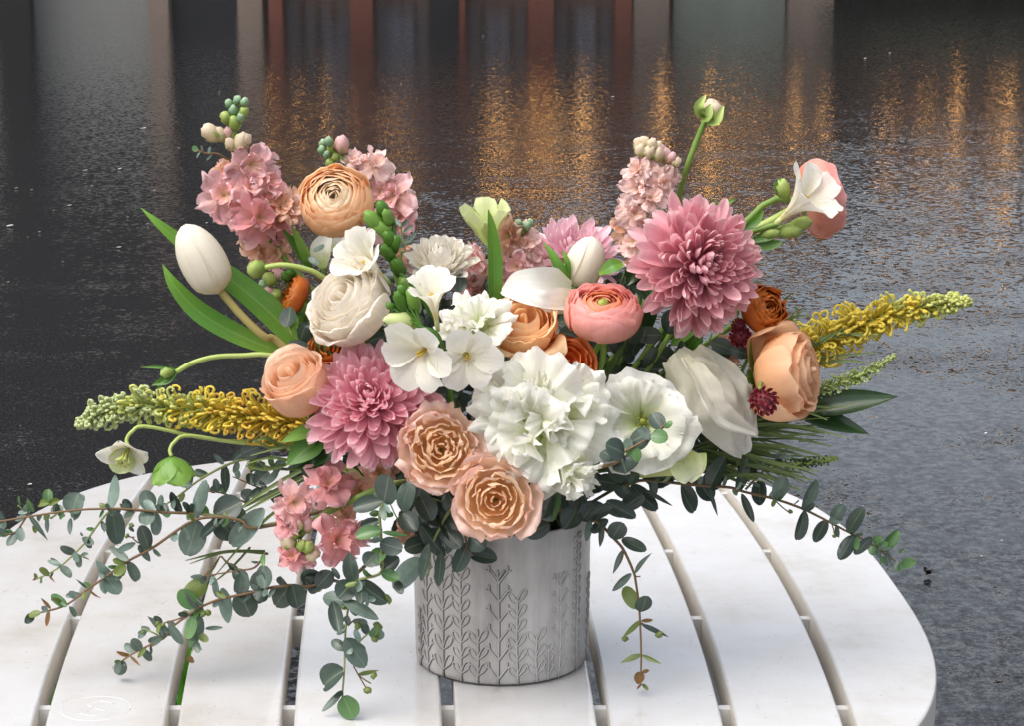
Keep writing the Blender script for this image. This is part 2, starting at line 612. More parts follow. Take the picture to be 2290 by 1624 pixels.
b2 = thing("brick_shop", "low shop front with red brick pillars and warm bulbs across the road", "building", (fx(1150), YF, 0.02))
part_box("wall", b2, M_brown, fx(546), fx(1860), 0.02, 3.05, YF, YF + 8)
part_box("parapet", b2, M_roof, fx(546), fx(1860), 3.052, 3.75, YF - 0.25, YF + 8)
part_box("roof", b2, M_roof, fx(546), fx(1240), 3.752, 4.5, YF + 1.2, YF + 8)
for a, b in ((792, 842), (1182, 1238), (1372, 1408), (615, 645), (1031, 1044)):
    part_box("pillar", b2, M_brick, fx(a), fx(b), 0.02, 1.62, YF - 0.3, YF - 0.002)
for a, b in ((546, 600), (1412, 1490), (1752, 1850)):
    part_box("pilaster", b2, M_tan, fx(a), fx(b), 0.02, 2.2, YF - 0.26, YF - 0.002)
for a, b, z0, z1 in ((650, 788, 0.3, 1.35), (848, 960, 0.3, 1.4), (1052, 1176, 0.4, 1.4), (1244, 1366, 0.4, 1.45)):
    w = part_box("window", b2, M_glass, fx(a), fx(b), z0, z1, YF - 0.05, YF - 0.002)
    mb = MB()
    for k in range(1, 4):
        xx = fx(a + (b - a) * k / 4)
        mb.box(xx - 0.03, xx + 0.03, YF - 0.09, YF - 0.052, z0, z1)
    mb.build("frame", M_black, w, smooth=False)
for a, b, z0, z1 in ((735, 775, 0.9, 1.38), (870, 930, 0.55, 0.95), (1090, 1140, 0.6, 0.9), (1290, 1330, 0.5, 0.9)):
    part_box("poster", b2, M_glass_l, fx(a), fx(b), z0, z1, YF - 0.13, YF - 0.1)
part_box("door", b2, M_door, fx(966), fx(1028), 0.02, 1.55, YF - 0.06, YF - 0.002)
part_box("shutter", b2, M_sage, fx(1502), fx(1748), 0.02, 1.42, YF - 0.08, YF - 0.002)
part_box("soffit", b2, M_brown, fx(546), fx(1860), 1.62, 1.74, YF - 1.1, YF - 0.31)
for a, b, z0, z1 in ((600, 760, 1.8, 2.3), (1060, 1130, 1.95, 2.5), (1250, 1345, 1.9, 2.55), (1530, 1640, 1.9, 2.4)):
    part_box("lit_window", b2, M_lit, fx(a), fx(b), z0, z1, YF - 0.04, YF - 0.002)

b3 = thing("dark_pavilion", "dark low building behind a clipped hedge across the road", "building", (fx(2200), YF, 0.02))
part_box("wall", b3, M_brown, fx(1880), fx(6500), 1.35, 2.75, YF + 0.6, YF + 7)
part_box("base_wall", b3, M_darkwall, fx(1862), fx(6500), 0.02, 1.348, YF + 0.5, YF + 7)
part_box("roof", b3, M_roof, fx(1866), fx(6500), 2.752, 3.1, YF + 0.2, YF + 7)
hd = MB()
for k in range(26):
    hd.blob(Vector((fx(1880 + k * 46), YF + 0.1, 0.66)), 0.52, nu=10, nv=7, lump=0.5, seed=k)
h = hd.build("hedge", M_hedge)
tag(h, "clipped dark hedge in front of the low building across the road", "hedge")

# bulbs: (x in picture, height)
lights = thing("festoon_lights", "strings of warm bulbs hanging on the shop front", "string lights", (fx(1300), YF - 0.5, 2.0))
rb = random.Random(5)
bulbs = [(1215, 1.75), (1240, 2.05), (1242, 2.35), (1300, 1.78), (1305, 2.15), (1300, 2.45), (1340, 1.8), (1475, 1.55), (1478, 1.72), (1470, 1.9),
         (1580, 1.72), (1610, 1.98), (1575, 2.2), (1590, 2.5), (1640, 1.95), (1680, 2.2), (1690, 2.55), (1765, 1.62), (1768, 1.8), (1830, 2.05),
         (1960, 2.25), (1985, 2.0), (2060, 2.1), (2115, 1.55), (2118, 1.72), (2120, 1.92), (2200, 1.6), (2232, 1.72), (2230, 2.0), (2234, 2.15),
         (1110, 1.95), (1140, 2.2), (1145, 2.45), (1190, 2.0), (1090, 2.3), (905, 2.1), (935, 2.35), (870, 2.2), (620, 1.8), (680, 2.0), (740, 1.85), (800, 2.0), (1545, 2.6), (1730, 2.4), (2180, 2.3), (2040, 1.8)]
for i, (bx, bz) in enumerate(bulbs):
    mb = MB()
    w = 0.030 if bx > 1080 else 0.024
    mb.blob(Vector((fx(bx), YF - 0.55, bz + 0.22)), w * rb.uniform(0.7, 1.3), nu=6, nv=5)
    mb.build("bulb", M_bulb, lights)
for z in (1.92, 2.22, 2.52):
    mb = MB()
    mb.tube([Vector((fx(600 + 1650 * k / 24), YF - 0.55, z + 0.10 + 0.05 * math.cos(k * 1.6))) for k in range(25)], 0.008, 4)
    mb.build("cable", M_black, lights)

# ------------------------------------------------------------------ table
TA, TB, TN, TTH = 0.437, 0.50, 2.8, 0.05
TC = Vector((-0.070, 0.170, 0.0))
table = thing("garden_table", "white resin garden table with curved slats standing on the wet road", "table", (TC.x, TC.y, 0))
def tab(u, v, z):
    return Vector((TC.x + u * math.cos(TTH) - v * math.sin(TTH), TC.y + u * math.sin(TTH) + v * math.cos(TTH), z))
def bar(u0, v):
    return u0 * (1 - 0.37 * v * v)
def vend(u0):
    lo, hi = 0.0, TB
    for _ in range(40):
        v = (lo + hi) / 2
        if abs(bar(u0, v) / TA) ** TN + (v / TB) ** TN < 1:
            lo = v
        else:
            hi = v
    return lo
gaps = [-0.315, -0.209, -0.116, 0.014, 0.139, 0.241, 0.338]
edges = []
for g in gaps:
    edges += [g - 0.0053, g + 0.0053]
def outline(f0, f1, n):
    r = []
    for k in range(n + 1):
        f = f0 + (f1 - f0) * k / n
        c, s = math.cos(f), math.sin(f)
        r.append((math.copysign(TA * abs(c) ** (2 / TN), c), math.copysign(TB * abs(s) ** (2 / TN), s)))
    return r
def corner(u, v):
    f = math.atan2(abs(v / TB) ** (TN / 2), abs(u / TA) ** (TN / 2))
    return f if u >= 0 else math.pi - f
for k in range(0, len(gaps) + 1):
    eL = gaps[k - 1] + 0.0053 if k else None
    eR = gaps[k] - 0.0053 if k < len(gaps) else None
    poly = []
    if eR is not None:                       # right hand edge, near to far
        vR = vend(eR)
        poly += [(bar(eR, -vR + 2 * vR * j / 30), -vR + 2 * vR * j / 30) for j in range(31)]
        fR = corner(bar(eR, vR), vR)
    else:
        fR = -math.pi * 0.5
    if eL is not None:
        vL = vend(eL)
        fL = corner(bar(eL, vL), vL)
    if eR is None:                           # last slat: left edge far to near, then round the outside
        poly += [(bar(eL, vL - 2 * vL * j / 30), vL - 2 * vL * j / 30) for j in range(31)]
        poly += outline(-fL, fL, 60)[1:-1]
    elif eL is None:                         # first slat: round the outside from far to near
        poly += outline(fR, 2 * math.pi - fR, 60)[1:-1]
    else:
        poly += outline(fR, fL, 8)[1:-1]
        poly += [(bar(eL, vL - 2 * vL * j / 30), vL - 2 * vL * j / 30) for j in range(31)]
        poly += outline(-fL, -fR, 8)[1:-1]
    bm = bmesh.new()
    top = bm.faces.new([bm.verts.new(tab(u, v, T) - Vector((TC.x, TC.y, 0))) for u, v in poly])
    bm.normal_update()
    if top.normal.z < 0:
        top.normal_flip()
    ex = bmesh.ops.extrude_face_region(bm, geom=[top])
    for q in ex["geom"]:
        if isinstance(q, bmesh.types.BMVert):
            q.co.z -= 0.030
    bmesh.ops.recalc_face_normals(bm, faces=bm.faces)
    be = [e for e in bm.edges if all(abs(q.co.z - T) < 1e-5 for q in e.verts)]
    bmesh.ops.bevel(bm, geom=be, offset=0.0026, segments=3, affect='EDGES', profile=0.5)
    bmesh.ops.triangulate(bm, faces=[f for f in bm.faces if len(f.verts) > 4])
    me = bpy.data.meshes.new("slat")
    bm.to_mesh(me)
    bm.free()
    me.materials.append(M_table)
    me.materials.append(M_side)
    for p in me.polygons:
        zc = p.center.z
        p.use_smooth = T - 0.0028 < zc < T - 0.00005
        p.material_index = 1 if zc < T - 0.004 else 0
    ob = bpy.data.objects.new("slat", me)
    COL.objects.link(ob)
    ob.parent = table
for yv in (0.525, 0.317, 0.119, -0.096, -0.27):
    vv = yv - 0.17
    ue = TA * (1 - abs(vv / TB) ** TN) ** (1 / TN) - 0.012
    mb = MB()
    rows = [[], [], [], [], []]
    for i in range(25):
        u = -ue + 2 * ue * i / 24
        y0 = yv
        x = TC.x + u
        prof = ((y0 - 0.0045, T - 0.034), (y0 - 0.0045, T - 0.0075), (y0 + 0.0045, T - 0.0075), (y0 + 0.0045, T - 0.034), (y0 - 0.0045, T - 0.034))
        for j, (yy, zz) in enumerate(prof):
            rows[j].append(Vector((x, yy, zz)))
    mb.grid(rows)
    mb.build("crossbar", M_table, table, smooth=False)
# apron below the slats and four legs
mb = MB()
ring = []
for i in range(48):
    a = 2 * math.pi * i / 48
    c, s = math.cos(a), math.sin(a)
    r = (abs(c / (TA - 0.05)) ** TN + abs(s / (TB - 0.05)) ** TN) ** (-1 / TN)
    ring.append((r * c, r * s))
mb.grid([[tab(u * k, v * k, z) for u, v in ring] for k, z in ((1, T - 0.031), (1.0, T - 0.075), (0.985, T - 0.075), (0.985, T - 0.031))], True)
mb.build("apron", M_table, table)
for su in (-1, 1):
    for sv in (-1, 1):
        mb = MB()
        rows = []
        for k in range(6):
            t = k / 5
            u, v = su * (0.31 + 0.05 * t), sv * (0.37 + 0.05 * t)
            z = (T - 0.032) * (1 - t)
            w = 0.030 - 0.008 * t
            rows.append([tab(u + a * w, v + b * w, z) for a, b in ((-1, -1), (-.2, -1.25), (1, -1), (1.2, 0), (1, 1), (-1, 1))])
        mb.grid(rows, True)
        mb.build("leg", M_table, table)
# moulded oval emblem with a curling S on a left slat
ec = ground(215, 1585, T)
def emb(a, b):
    return Vector((ec.x + a, ec.y + b, T - 0.00112))
mb = MB()
mb.tube([emb(0.027 * math.cos(2 * math.pi * k / 40), 0.0255 * math.sin(2 * math.pi * k / 40)) for k in range(41)], 0.0014, 8)
mb.tube([emb(0.0195 * math.cos(2 * math.pi * k / 40) - 0.001, 0.020 * math.sin(2 * math.pi * k / 40) - 0.001) for k in range(41)], 0.0012, 8)
mb.tube(smooth_path([emb(0.012, 0.010), emb(0.0, 0.016), emb(-0.008, 0.008), emb(0.0, 0.0), emb(0.009, -0.007), emb(0.0, -0.015), emb(-0.012, -0.010)], 24), 0.0014, 8)
mb.build("emblem", M_table, table)

# ------------------------------------------------------------------ vase
VR0, VR1, VH = 0.0725, 0.0742, 0.128
vase = thing("vase", "whitewashed grey cylinder vase with raised sprig pattern on the white table", "vase", (0, 0, T))
def vr(z):
    return VR0 + (VR1 - VR0) * z / VH
prof = [(0.0, 0.0012), (0.066, 0.0012), (0.0705, 0.0014), (VR0 - 0.0004, 0.0035), (VR0, 0.006)] + [(vr(VH * k / 8), VH * k / 8) for k in range(1, 9)] + \
       [(VR1 - 0.0008, VH + 0.0012), (VR1 - 0.003, VH + 0.0006), (VR1 - 0.0035, VH - 0.01), (VR1 - 0.005, 0.09), (0.0, 0.088)]
mb = MB()
mb.grid([[Vector((r * math.cos(2 * math.pi * i / 72), r * math.sin(2 * math.pi * i / 72), T + z)) for i in range(72)] for r, z in prof], True)
mb.build("body", M_vase, vase)
mb = MB()
mb.grid([[Vector((r * math.cos(2 * math.pi * i / 48), r * math.sin(2 * math.pi * i / 48), T + z)) for i in range(48)] for r, z in ((0.069, 0.0), (0.0712, 0.0016), (0.0716, 0.0042))], True)
mb.build("foot_ring", M_vase_dark, vase)
mb = MB()
mb.grid([[Vector((r * math.cos(2 * math.pi * i / 32), r * math.sin(2 * math.pi * i / 32), T + 0.116)) for i in range(32)] for r in (0.0002, 0.0705)], True)
mb.build("foam", M_soil, vase)

def onv(th, z, up=0.0):
    r = vr(z) + up
    return Vector((r * math.sin(th), -r * math.cos(th), T + z))
def zpt(X, Yz):
    th = math.asin(max(-0.985, min(0.985, (X - 899) / 655)))
    drop = 110 * math.cos(th)            # the base curves down towards the viewer
    return th, max(0.003, (1135 + drop * 1.75 - Yz) * 0.0001125)
rv = random.Random(3)
sprigs = [(355, 300, 'fork', 1.0), (470, 330, 'loop', 1.35), (604, 470, 'loop', 1.05), (722, 880, 'loop', 1.1), (872, 490, 'fork', 1.25), (1018, 650, 'loop', 1.0),
          (1160, 930, 'loop', 1.1), (1318, 510, 'fork', 1.1), (1452, 150, 'loop', 0.75), (1540, 470, 'loop', 0.7), (292, 770, 'fork', 0.8), (1240, 1040, 'fork', 0.7)]
for a in range(9):
    sprigs.append((None, a, 'loop' if a % 2 else 'fork', 1.0))
for X, top, kind, size in sprigs:
    if X is None:
        th = math.pi * (0.62 + 0.76 * top / 8)
        z1 = rv.uniform(0.05, 0.11)
    else:
        th, z1 = zpt(X, top)
    lean = rv.uniform(-0.02, 0.03)
    ln, pt = MB(), MB()
    def line(pts, r=0.0009):
        pts = smooth_path(pts, max(5, len(pts) * 3))
        ln.tube([onv(a, z, 0.0003) for a, z in pts], r * 0.95, 5)
        pt.tube([onv(a + 0.012, z - 0.0005, -0.0003) for a, z in pts], r * 0.8, 5)  # dark copy of each raised line, set to one side of it
    line([(th, 0.003), (th + lean, z1 * 0.5), (th + lean * 0.5, z1)], 0.0010)
    z = 0.007
    k = 0
    step = 0.0105 * size
    while z < z1 - 0.003:
        for sgn in ((-1, 1) if kind == 'loop' or k % 2 else (1, -1)):
            zz = z + (0.0025 if sgn > 0 and kind == 'loop' else 0) 
            f = zz / z1
            tb = th + lean * (2 * f if f < .5 else 1.5 - f)
            w = 0.105 * size * sgn
            hh = 0.0105 * size
            if kind == 'loop':
                line([(tb, zz), (tb + w * 0.75, zz + hh * 0.45), (tb + w * 0.95, zz + hh * 0.95), (tb + w * 0.55, zz + hh * 0.95), (tb + w * 0.15, zz + hh * 0.45), (tb, zz)], 0.0007)
            else:
                line([(tb, zz), (tb + w * 0.8, zz + hh * 0.8)], 0.0009)
                line([(tb + w * 0.75, zz + hh * 0.75), (tb + w * 0.8, zz + hh * 1.15)], 0.0008)
                line([(tb + w * 0.75, zz + hh * 0.75), (tb + w * 1.05, zz + hh * 0.85)], 0.0008)
        z += step * 1.25 if kind == 'fork' else step * 1.2
        k += 1
    if kind == 'fork':
        for sg in (-1, 0, 1):
            line([(th, z1 - 0.002), (th + 0.06 * sg * size, z1 + 0.005 * size)], 0.0008)
    s = ln.build("sprig_relief", M_vase, vase)
    pt.build("dark_side_line", M_vase_dark, s)

# ------------------------------------------------------------------ flower materials
pm = petal_mat
M_mum = pm("mum_pink", [(0, '#cc7088'), (0.4, '#e49aa8'), (0.8, '#f1bcc2'), (1, '#f8dad9')], 0.42, 0.4, 0.25)
M_mum2 = pm("mum_deep_pink", [(0, '#d97c94'), (0.4, '#eaa3b2'), (0.8, '#f4c4cc'), (1, '#f9dddf')], 0.42, 0.4, 0.25)
M_mum3 = pm("mum_pale_pink", [(0, '#dd98aa'), (0.5, '#ecbcc8'), (1, '#f5d8dc')], 0.28, 0.4, 0.2)
M_stock = pm("stock_pink", [(0, '#d8c682'), (0.2, '#efc4b0'), (0.6, '#efb9b8'), (1, '#f7d6d8')], 0.35, 0.45, 0.2, 0.2)
M_stockd = pm("stock_deep_pink", [(0, '#ccb070'), (0.2, '#e4a698'), (0.6, '#e59c9f'), (1, '#f2c5c6')], 0.35, 0.45, 0.2, 0.2)
M_stockp = pm("stock_peach", [(0, '#c8b46c'), (0.3, '#e0aa8c'), (1, '#ecc4ae')], 0.35, 0.45, 0.2, 0.2)
M_stockl = pm("stock_pale_pink", [(0, '#dccb92'), (0.25, '#efc9ba'), (1, '#f5d8d4')], 0.35, 0.45, 0.2, 0.15)
M_budgreen = pm("bud_green", [(0, '#6f8a3c'), (0.6, '#9aae58'), (1, '#b9c77a')], 0.15, 0.5)
M_budmint = pm("bud_mint", [(0, '#5f8058'), (0.6, '#86a680'), (1, '#b0c8a4')], 0.15, 0.5)
M_budcream = pm("bud_cream", [(0, '#a8a860'), (0.4, '#e0cfa6'), (1, '#efd9c4')], 0.3, 0.5)
M_budpink = pm("bud_pink", [(0, '#a8a860'), (0.4, '#dcaea4'), (1, '#e8bfc0')], 0.3, 0.5)
M_cream = pm("rose_cream", [(0, '#f2e4cc'), (0.5, '#f7eede'), (0.94, '#faf4ea'), (1, '#ecdcc4')], 0.45, 0.5, 0.26, 0.05)
M_blush = pm("rose_blush", [(0, '#f2c493'), (0.5, '#f6d0aa'), (0.93, '#f8d8be'), (1, '#e8b698')], 0.45, 0.5, 0.26, 0.06)
M_peach = pm("rose_peach", [(0, '#f0b47a'), (0.5, '#f5c698'), (0.93, '#f8d4b0'), (1, '#e8a888')], 0.45, 0.5, 0.26, 0.06)
M_orange = pm("rose_apricot", [(0, '#f8bc7c'), (0.5, '#fbd09c'), (1, '#fcdcb0')], 0.45, 0.5, 0.26, 0.06)
M_spray = pm("rose_spray_peach", [(0, '#f4cc9a'), (0.35, '#f7d8ae'), (0.8, '#fae2c2'), (0.95, '#fbe6d0'), (1, '#ecb8a4')], 0.6, 0.5, 0.25, 0.08, bump=0.3)
M_spraypink = pm("rose_spray_outer", [(0, '#f2ceaa'), (0.5, '#f8dac2'), (0.92, '#f8d8ca'), (1, '#eab4a4')], 0.42, 0.45, 0.18, 0.08)
M_ran = pm("ranunculus_apricot", [(0, '#ecb47c'), (0.5, '#f3c28e'), (0.85, '#f6cc9e'), (1, '#f8d8b2')], 0.42, 0.38, 0.25, 0.1, blotch=0.25, blotch_col='#e0835c')
M_ranin = pm("ranunculus_inner", [(0, '#ecd0a0'), (0.6, '#f3dab2'), (1, '#f8e6cc')], 0.42, 0.4, 0.25, 0.08)
M_coral = pm("ranunculus_coral", [(0, '#eda488'), (0.5, '#f2ae9e'), (1, '#f6b8b2')], 0.42, 0.38, 0.25, 0.1, blotch=0.3, blotch_col='#f4c0a0')
M_coralin = pm("ranunculus_coral_inner", [(0, '#c87838'), (0.6, '#e8905c'), (1, '#f0a888')], 0.42, 0.4, 0.25, 0.08)
M_rust = pm("rust_orange", [(0, '#8a3a12'), (0.5, '#c4601f'), (1, '#dc843a')], 0.25, 0.45, 0.35, 0.15)
M_deepor = pm("deep_orange", [(0, '#c44a16'), (0.5, '#e06a2c'), (1, '#ee8a50')], 0.28, 0.42, 0.2, 0.1)
M_white = pm("lisianthus_white", [(0, '#bccf6c'), (0.3, '#dfe8ae'), (0.55, '#f4f3e4'), (1, '#faf8f1')], 0.45, 0.5, 0.34, 0.03, vscale=(34, 1.4), bump=0.4, spec=0.22)
M_whiteg = pm("lisianthus_greenish", [(0, '#b9c678'), (0.5, '#dde2ac'), (1, '#eceed2')], 0.3, 0.4, 0.12, 0.03)
M_whitec = pm("lisianthus_ivory", [(0, '#e2dfc4'), (0.5, '#ebe6d8'), (1, '#efece4')], 0.45, 0.4, 0.25, 0.03, vscale=(30, 1.2), bump=0.4, blotch=0.15, blotch_col='#cfc4ae', spec=0.22)
M_yelgreen = pm("petal_yellow_green", [(0, '#a8ba60'), (0.5, '#d0da94'), (1, '#e0e6b0')], 0.35, 0.4, 0.12, 0.05)
M_freesia = pm("freesia_white", [(0, '#dcb84a'), (0.12, '#e9dc98'), (0.35, '#f4f0da'), (1, '#faf7ee')], 0.42, 0.42, 0.2, 0.03, vscale=(26, 1.0), bump=0.35, spec=0.22)
M_tulip = pm("tulip_white", [(0, '#d8c8a2'), (0.3, '#eee6d2'), (1, '#f8f3e6')], 0.35, 0.4, 0.22, 0.05, vscale=(24, 0.8), bump=0.3, spec=0.22)
M_straw = pm("strawflower_white", [(0, '#e0d4a8'), (0.4, '#ece4d2'), (1, '#f3efe6')], 0.3, 0.3, 0.15, 0.06)
M_calla = pm("calla_white", [(0, '#dfe2c0'), (0.4, '#efece2'), (1, '#f2f0ea')], 0.35, 0.42, 0.2, 0.02, vscale=(26, 0.8), bump=0.3, spec=0.22)
M_red = pm("dark_red", [(0, '#4a1216'), (0.6, '#8c2f38'), (1, '#b3606a')], 0.2, 0.45, 0.3, 0.2)
M_stem = pm("stem_green", [(0, '#6b8a38'), (1, '#7f9c48')], 0.0, 0.45, 0.2, 0.15)
M_stemd = pm("stem_dark", [(0, '#35491f'), (1, '#4a5d2a')], 0.0, 0.45, 0.2, 0.15)
M_stempale = pm("stem_pale", [(0, '#9aae58'), (1, '#b3c070')], 0.0, 0.4, 0.2, 0.1)
M_stempeach = pm("stem_peach", [(0, '#a89a58'), (1, '#b8a46c')], 0.0, 0.4, 0.2, 0.1)
M_twig = pm("twig_brown", [(0, '#5c4a30'), (1, '#7a5c3e')], 0.0, 0.55, 0.2, 0.15)
M_twigg = pm("twig_green", [(0, '#6e7a48'), (1, '#90965c')], 0.0, 0.55, 0.2, 0.15)
M_leaf = pm("leaf_green", [(0, '#3f6a22'), (1, '#5d8a30')], 0.25, 0.35, 0.3, 0.15, vscale=(20, 0.7), rib='#9ab868')
M_leafb = pm("leaf_bright", [(0, '#6f9a3c'), (1, '#8db556')], 0.3, 0.35, 0.25, 0.1, vscale=(20, 0.7), rib='#9ab868')
M_leafd = pm("leaf_dark", [(0, '#1f3618'), (1, '#2c4a20')], 0.12, 0.28, 0.25, 0.15, vscale=(14, 0.9), coat=0.3, rib='#4d6a3a')
M_tulipleaf = pm("tulip_leaf", [(0, '#6f9a34'), (0.6, '#5a8c36'), (1, '#7f9e3a')], 0.3, 0.33, 0.25, 0.1, vscale=(26, 0.5), rib='#9ab868')
M_needle = pm("needle_leaf", [(0, '#4f6430'), (1, '#7d8f52')], 0.05, 0.45, 0.2, 0.4, vscale=(6, 1))
EU = {
    'g': pm("eucalyptus_grey_green", [(0, '#4c5d51'), (1, '#5b6c60')], 0.1, 0.42, 0.15, 0.3, vscale=(5, 4), blotch=0.35, blotch_col='#74867c', coat=0.25, rib='#8f9c7a'),
    'p': pm("eucalyptus_pale", [(0, '#64786c'), (1, '#788c80')], 0.12, 0.42, 0.15, 0.2, vscale=(5, 4), blotch=0.45, blotch_col='#98aaa2', coat=0.25, rib='#8f9c7a'),
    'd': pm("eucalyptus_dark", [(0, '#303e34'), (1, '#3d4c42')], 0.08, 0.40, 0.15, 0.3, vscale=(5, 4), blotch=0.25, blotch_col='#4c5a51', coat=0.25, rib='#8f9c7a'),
    'o': pm("eucalyptus_olive", [(0, '#5f7236'), (1, '#7a8740')], 0.2, 0.42, 0.15, 0.2, vscale=(5, 4), coat=0.2, rib='#8f9c7a'),
    'y': pm("eucalyptus_young", [(0, '#43693a'), (1, '#648a50')], 0.2, 0.38, 0.15, 0.2, vscale=(5, 4), coat=0.3, rib='#8f9c7a'),
    'b': pm("eucalyptus_bronze", [(0, '#6f6038'), (1, '#94643c')], 0.2, 0.45, 0.15, 0.2, vscale=(5, 4)),
}
M_gpale = pm("grevillea_pale", [(0, '#a8b470'), (1, '#cdd6a2')], 0.25, 0.65, 0.2, 0.3, spec=0.2)
M_gmid = pm("grevillea_lime", [(0, '#bcc060'), (1, '#dce08c')], 0.25, 0.65, 0.2, 0.3, spec=0.2)
M_gyel = pm("grevillea_yellow", [(0, '#d6c040'), (1, '#f0dc66')], 0.25, 0.65, 0.2, 0.3, spec=0.2)
M_gold = pm("grevillea_gold", [(0, '#d4ae38'), (1, '#eeca5c')], 0.25, 0.65, 0.2, 0.3, spec=0.2)
M_dark_eye = solid_mat("dark_eye", '#2a1c12', 0.6)
M_eyegreen = solid_mat("green_eye", '#a3a84a', 0.6, c2='#7d8434', nscale=300)
M_eyegold = solid_mat("gold_eye", '#d8b43c', 0.6)
M_drop, nt, out = new_mat("water_drop")
pr = N(nt, "ShaderNodeBsdfPrincipled", Roughness=0.02)
pr.inputs["Transmission Weight"].default_value = 1.0
pr.inputs["IOR"].default_value = 1.33
nt.links.new(pr.outputs[0], out.inputs[0])

R = random.Random(21)
CAMDIR = Vector((0, -0.95, 0.3))

# ------------------------------------------------------------------ builders
def plant(name, label, cat, c, group=None):
    """root Empty at the foot of the stem inside the vase mouth"""
    k = 0.045 / max(0.045, math.hypot(c.x, c.y))
    foot = Vector((c.x * k * 0.9, c.y * k * 0.9 + R.uniform(-.006, .006), T + 0.114))
    return thing(name, label, cat, foot, group)

def stem(root, c, A, mat=None, r=0.0022, via=None):
    f = Vector(root.location)
    A = Vector(A).normalized()
    top = f + Vector((0, 0, 0.035)) + (c - f) * 0.12
    if via:
        pts = [c] + via + [top, f]
    else:
        p1 = c - A * min(0.035, (c - top).length * 0.3)
        pts = [c + A * 0.001, p1, (p1 + top) / 2 + Vector((0, 0, 0.008)), top, f]
    mb = MB()
    mb.tube(smooth_path(pts, 18), r, 7)
    return mb.build("stem", mat or M_stem, root)

def droplets(root, objs, n, size=0.0008, seed=1):
    rr = random.Random(seed)
    mb = MB()
    cand = []
    for o in objs:
        me = o.data
        off = Vector((0, 0, 0))
        q = o.parent
        while q is not None:
            off += q.location
            q = q.parent
        for p in me.polygons:
            cand.append((p.center + off, p.normal.copy()))
    done = 0
    for _ in range(n * 8):
        c, nn = rr.choice(cand)
        v = (CAM - c).normalized()
        if nn.dot(v) < 0:
            nn = -nn
        if nn.z < -0.2 or nn.dot(v) < 0.25:
            continue
        s = size * rr.uniform(0.5, 1.3)
        X, Y2, A = frame(nn)
        c = c + X * rr.uniform(-.001, .001) + Y2 * rr.uniform(-.001, .001)
        rows = []
        for th, hh in ((1.0, -0.15), (0.92, 0.3), (0.55, 0.62), (0.05, 0.74)):
            rows.append([c + (X * math.cos(a) + Y2 * math.sin(a)) * th * s + A * hh * s for a in (0, 1.05, 2.09, 3.14, 4.19, 5.24)])
        mb.grid(rows, True)
        done += 1
        if done >= n:
            break
    if done:
        mb.build("water_droplets", M_drop, root, kind="stuff")

ROSE_BUD = [[(0.02, 0.3), (0.10, 0.6), (0.13, 1.0), (0.09, 1.22), (0.05, 1.27)],
            [(0.06, 0.05), (0.42, 0.4), (0.52, 0.85), (0.44, 1.16), (0.40, 1.27)],
            [(0.08, 0.0), (0.72, 0.28), (0.86, 0.75), (0.82, 1.08), (0.86, 1.20)],
            [(0.10, -0.04), (0.84, 0.22), (1.02, 0.66), (1.04, 1.0), (1.17, 1.08)]]
ROSE_OPEN = [[(0.02, 0.1), (0.08, 0.3), (0.10, 0.48), (0.08, 0.60), (0.05, 0.64)],
             [(0.04, 0.05), (0.30, 0.3), (0.36, 0.55), (0.33, 0.70), (0.33, 0.74)],
             [(0.06, 0.0), (0.58, 0.22), (0.66, 0.50), (0.65, 0.68), (0.70, 0.73)],
             [(0.08, 0.0), (0.70, 0.10), (0.92, 0.30), (1.02, 0.44), (1.12, 0.42)]]
RANUN = [[(0.02, 0.5), (0.08, 0.68), (0.10, 0.80), (0.07, 0.86), (0.05, 0.87)],
         [(0.06, 0.2), (0.36, 0.5), (0.42, 0.76), (0.32, 0.92), (0.24, 0.95)],
         [(0.08, 0.02), (0.72, 0.25), (0.80, 0.62), (0.66, 0.90), (0.54, 0.98)],
         [(0.10, 0.0), (0.86, 0.16), (1.0, 0.50), (0.94, 0.80), (0.86, 0.92)]]
LISI = [[(0.03, 0.0), (0.10, 0.30), (0.22, 0.62), (0.36, 0.80), (0.48, 0.86)],
        [(0.03, 0.0), (0.16, 0.26), (0.42, 0.56), (0.66, 0.70), (0.80, 0.70)],
        [(0.03, 0.0), (0.22, 0.20), (0.60, 0.38), (0.90, 0.44), (1.08, 0.36)]]
FUNNEL = [(0.07, 0.0), (0.11, 0.30), (0.30, 0.62), (0.68, 0.92), (1.0, 1.02)]

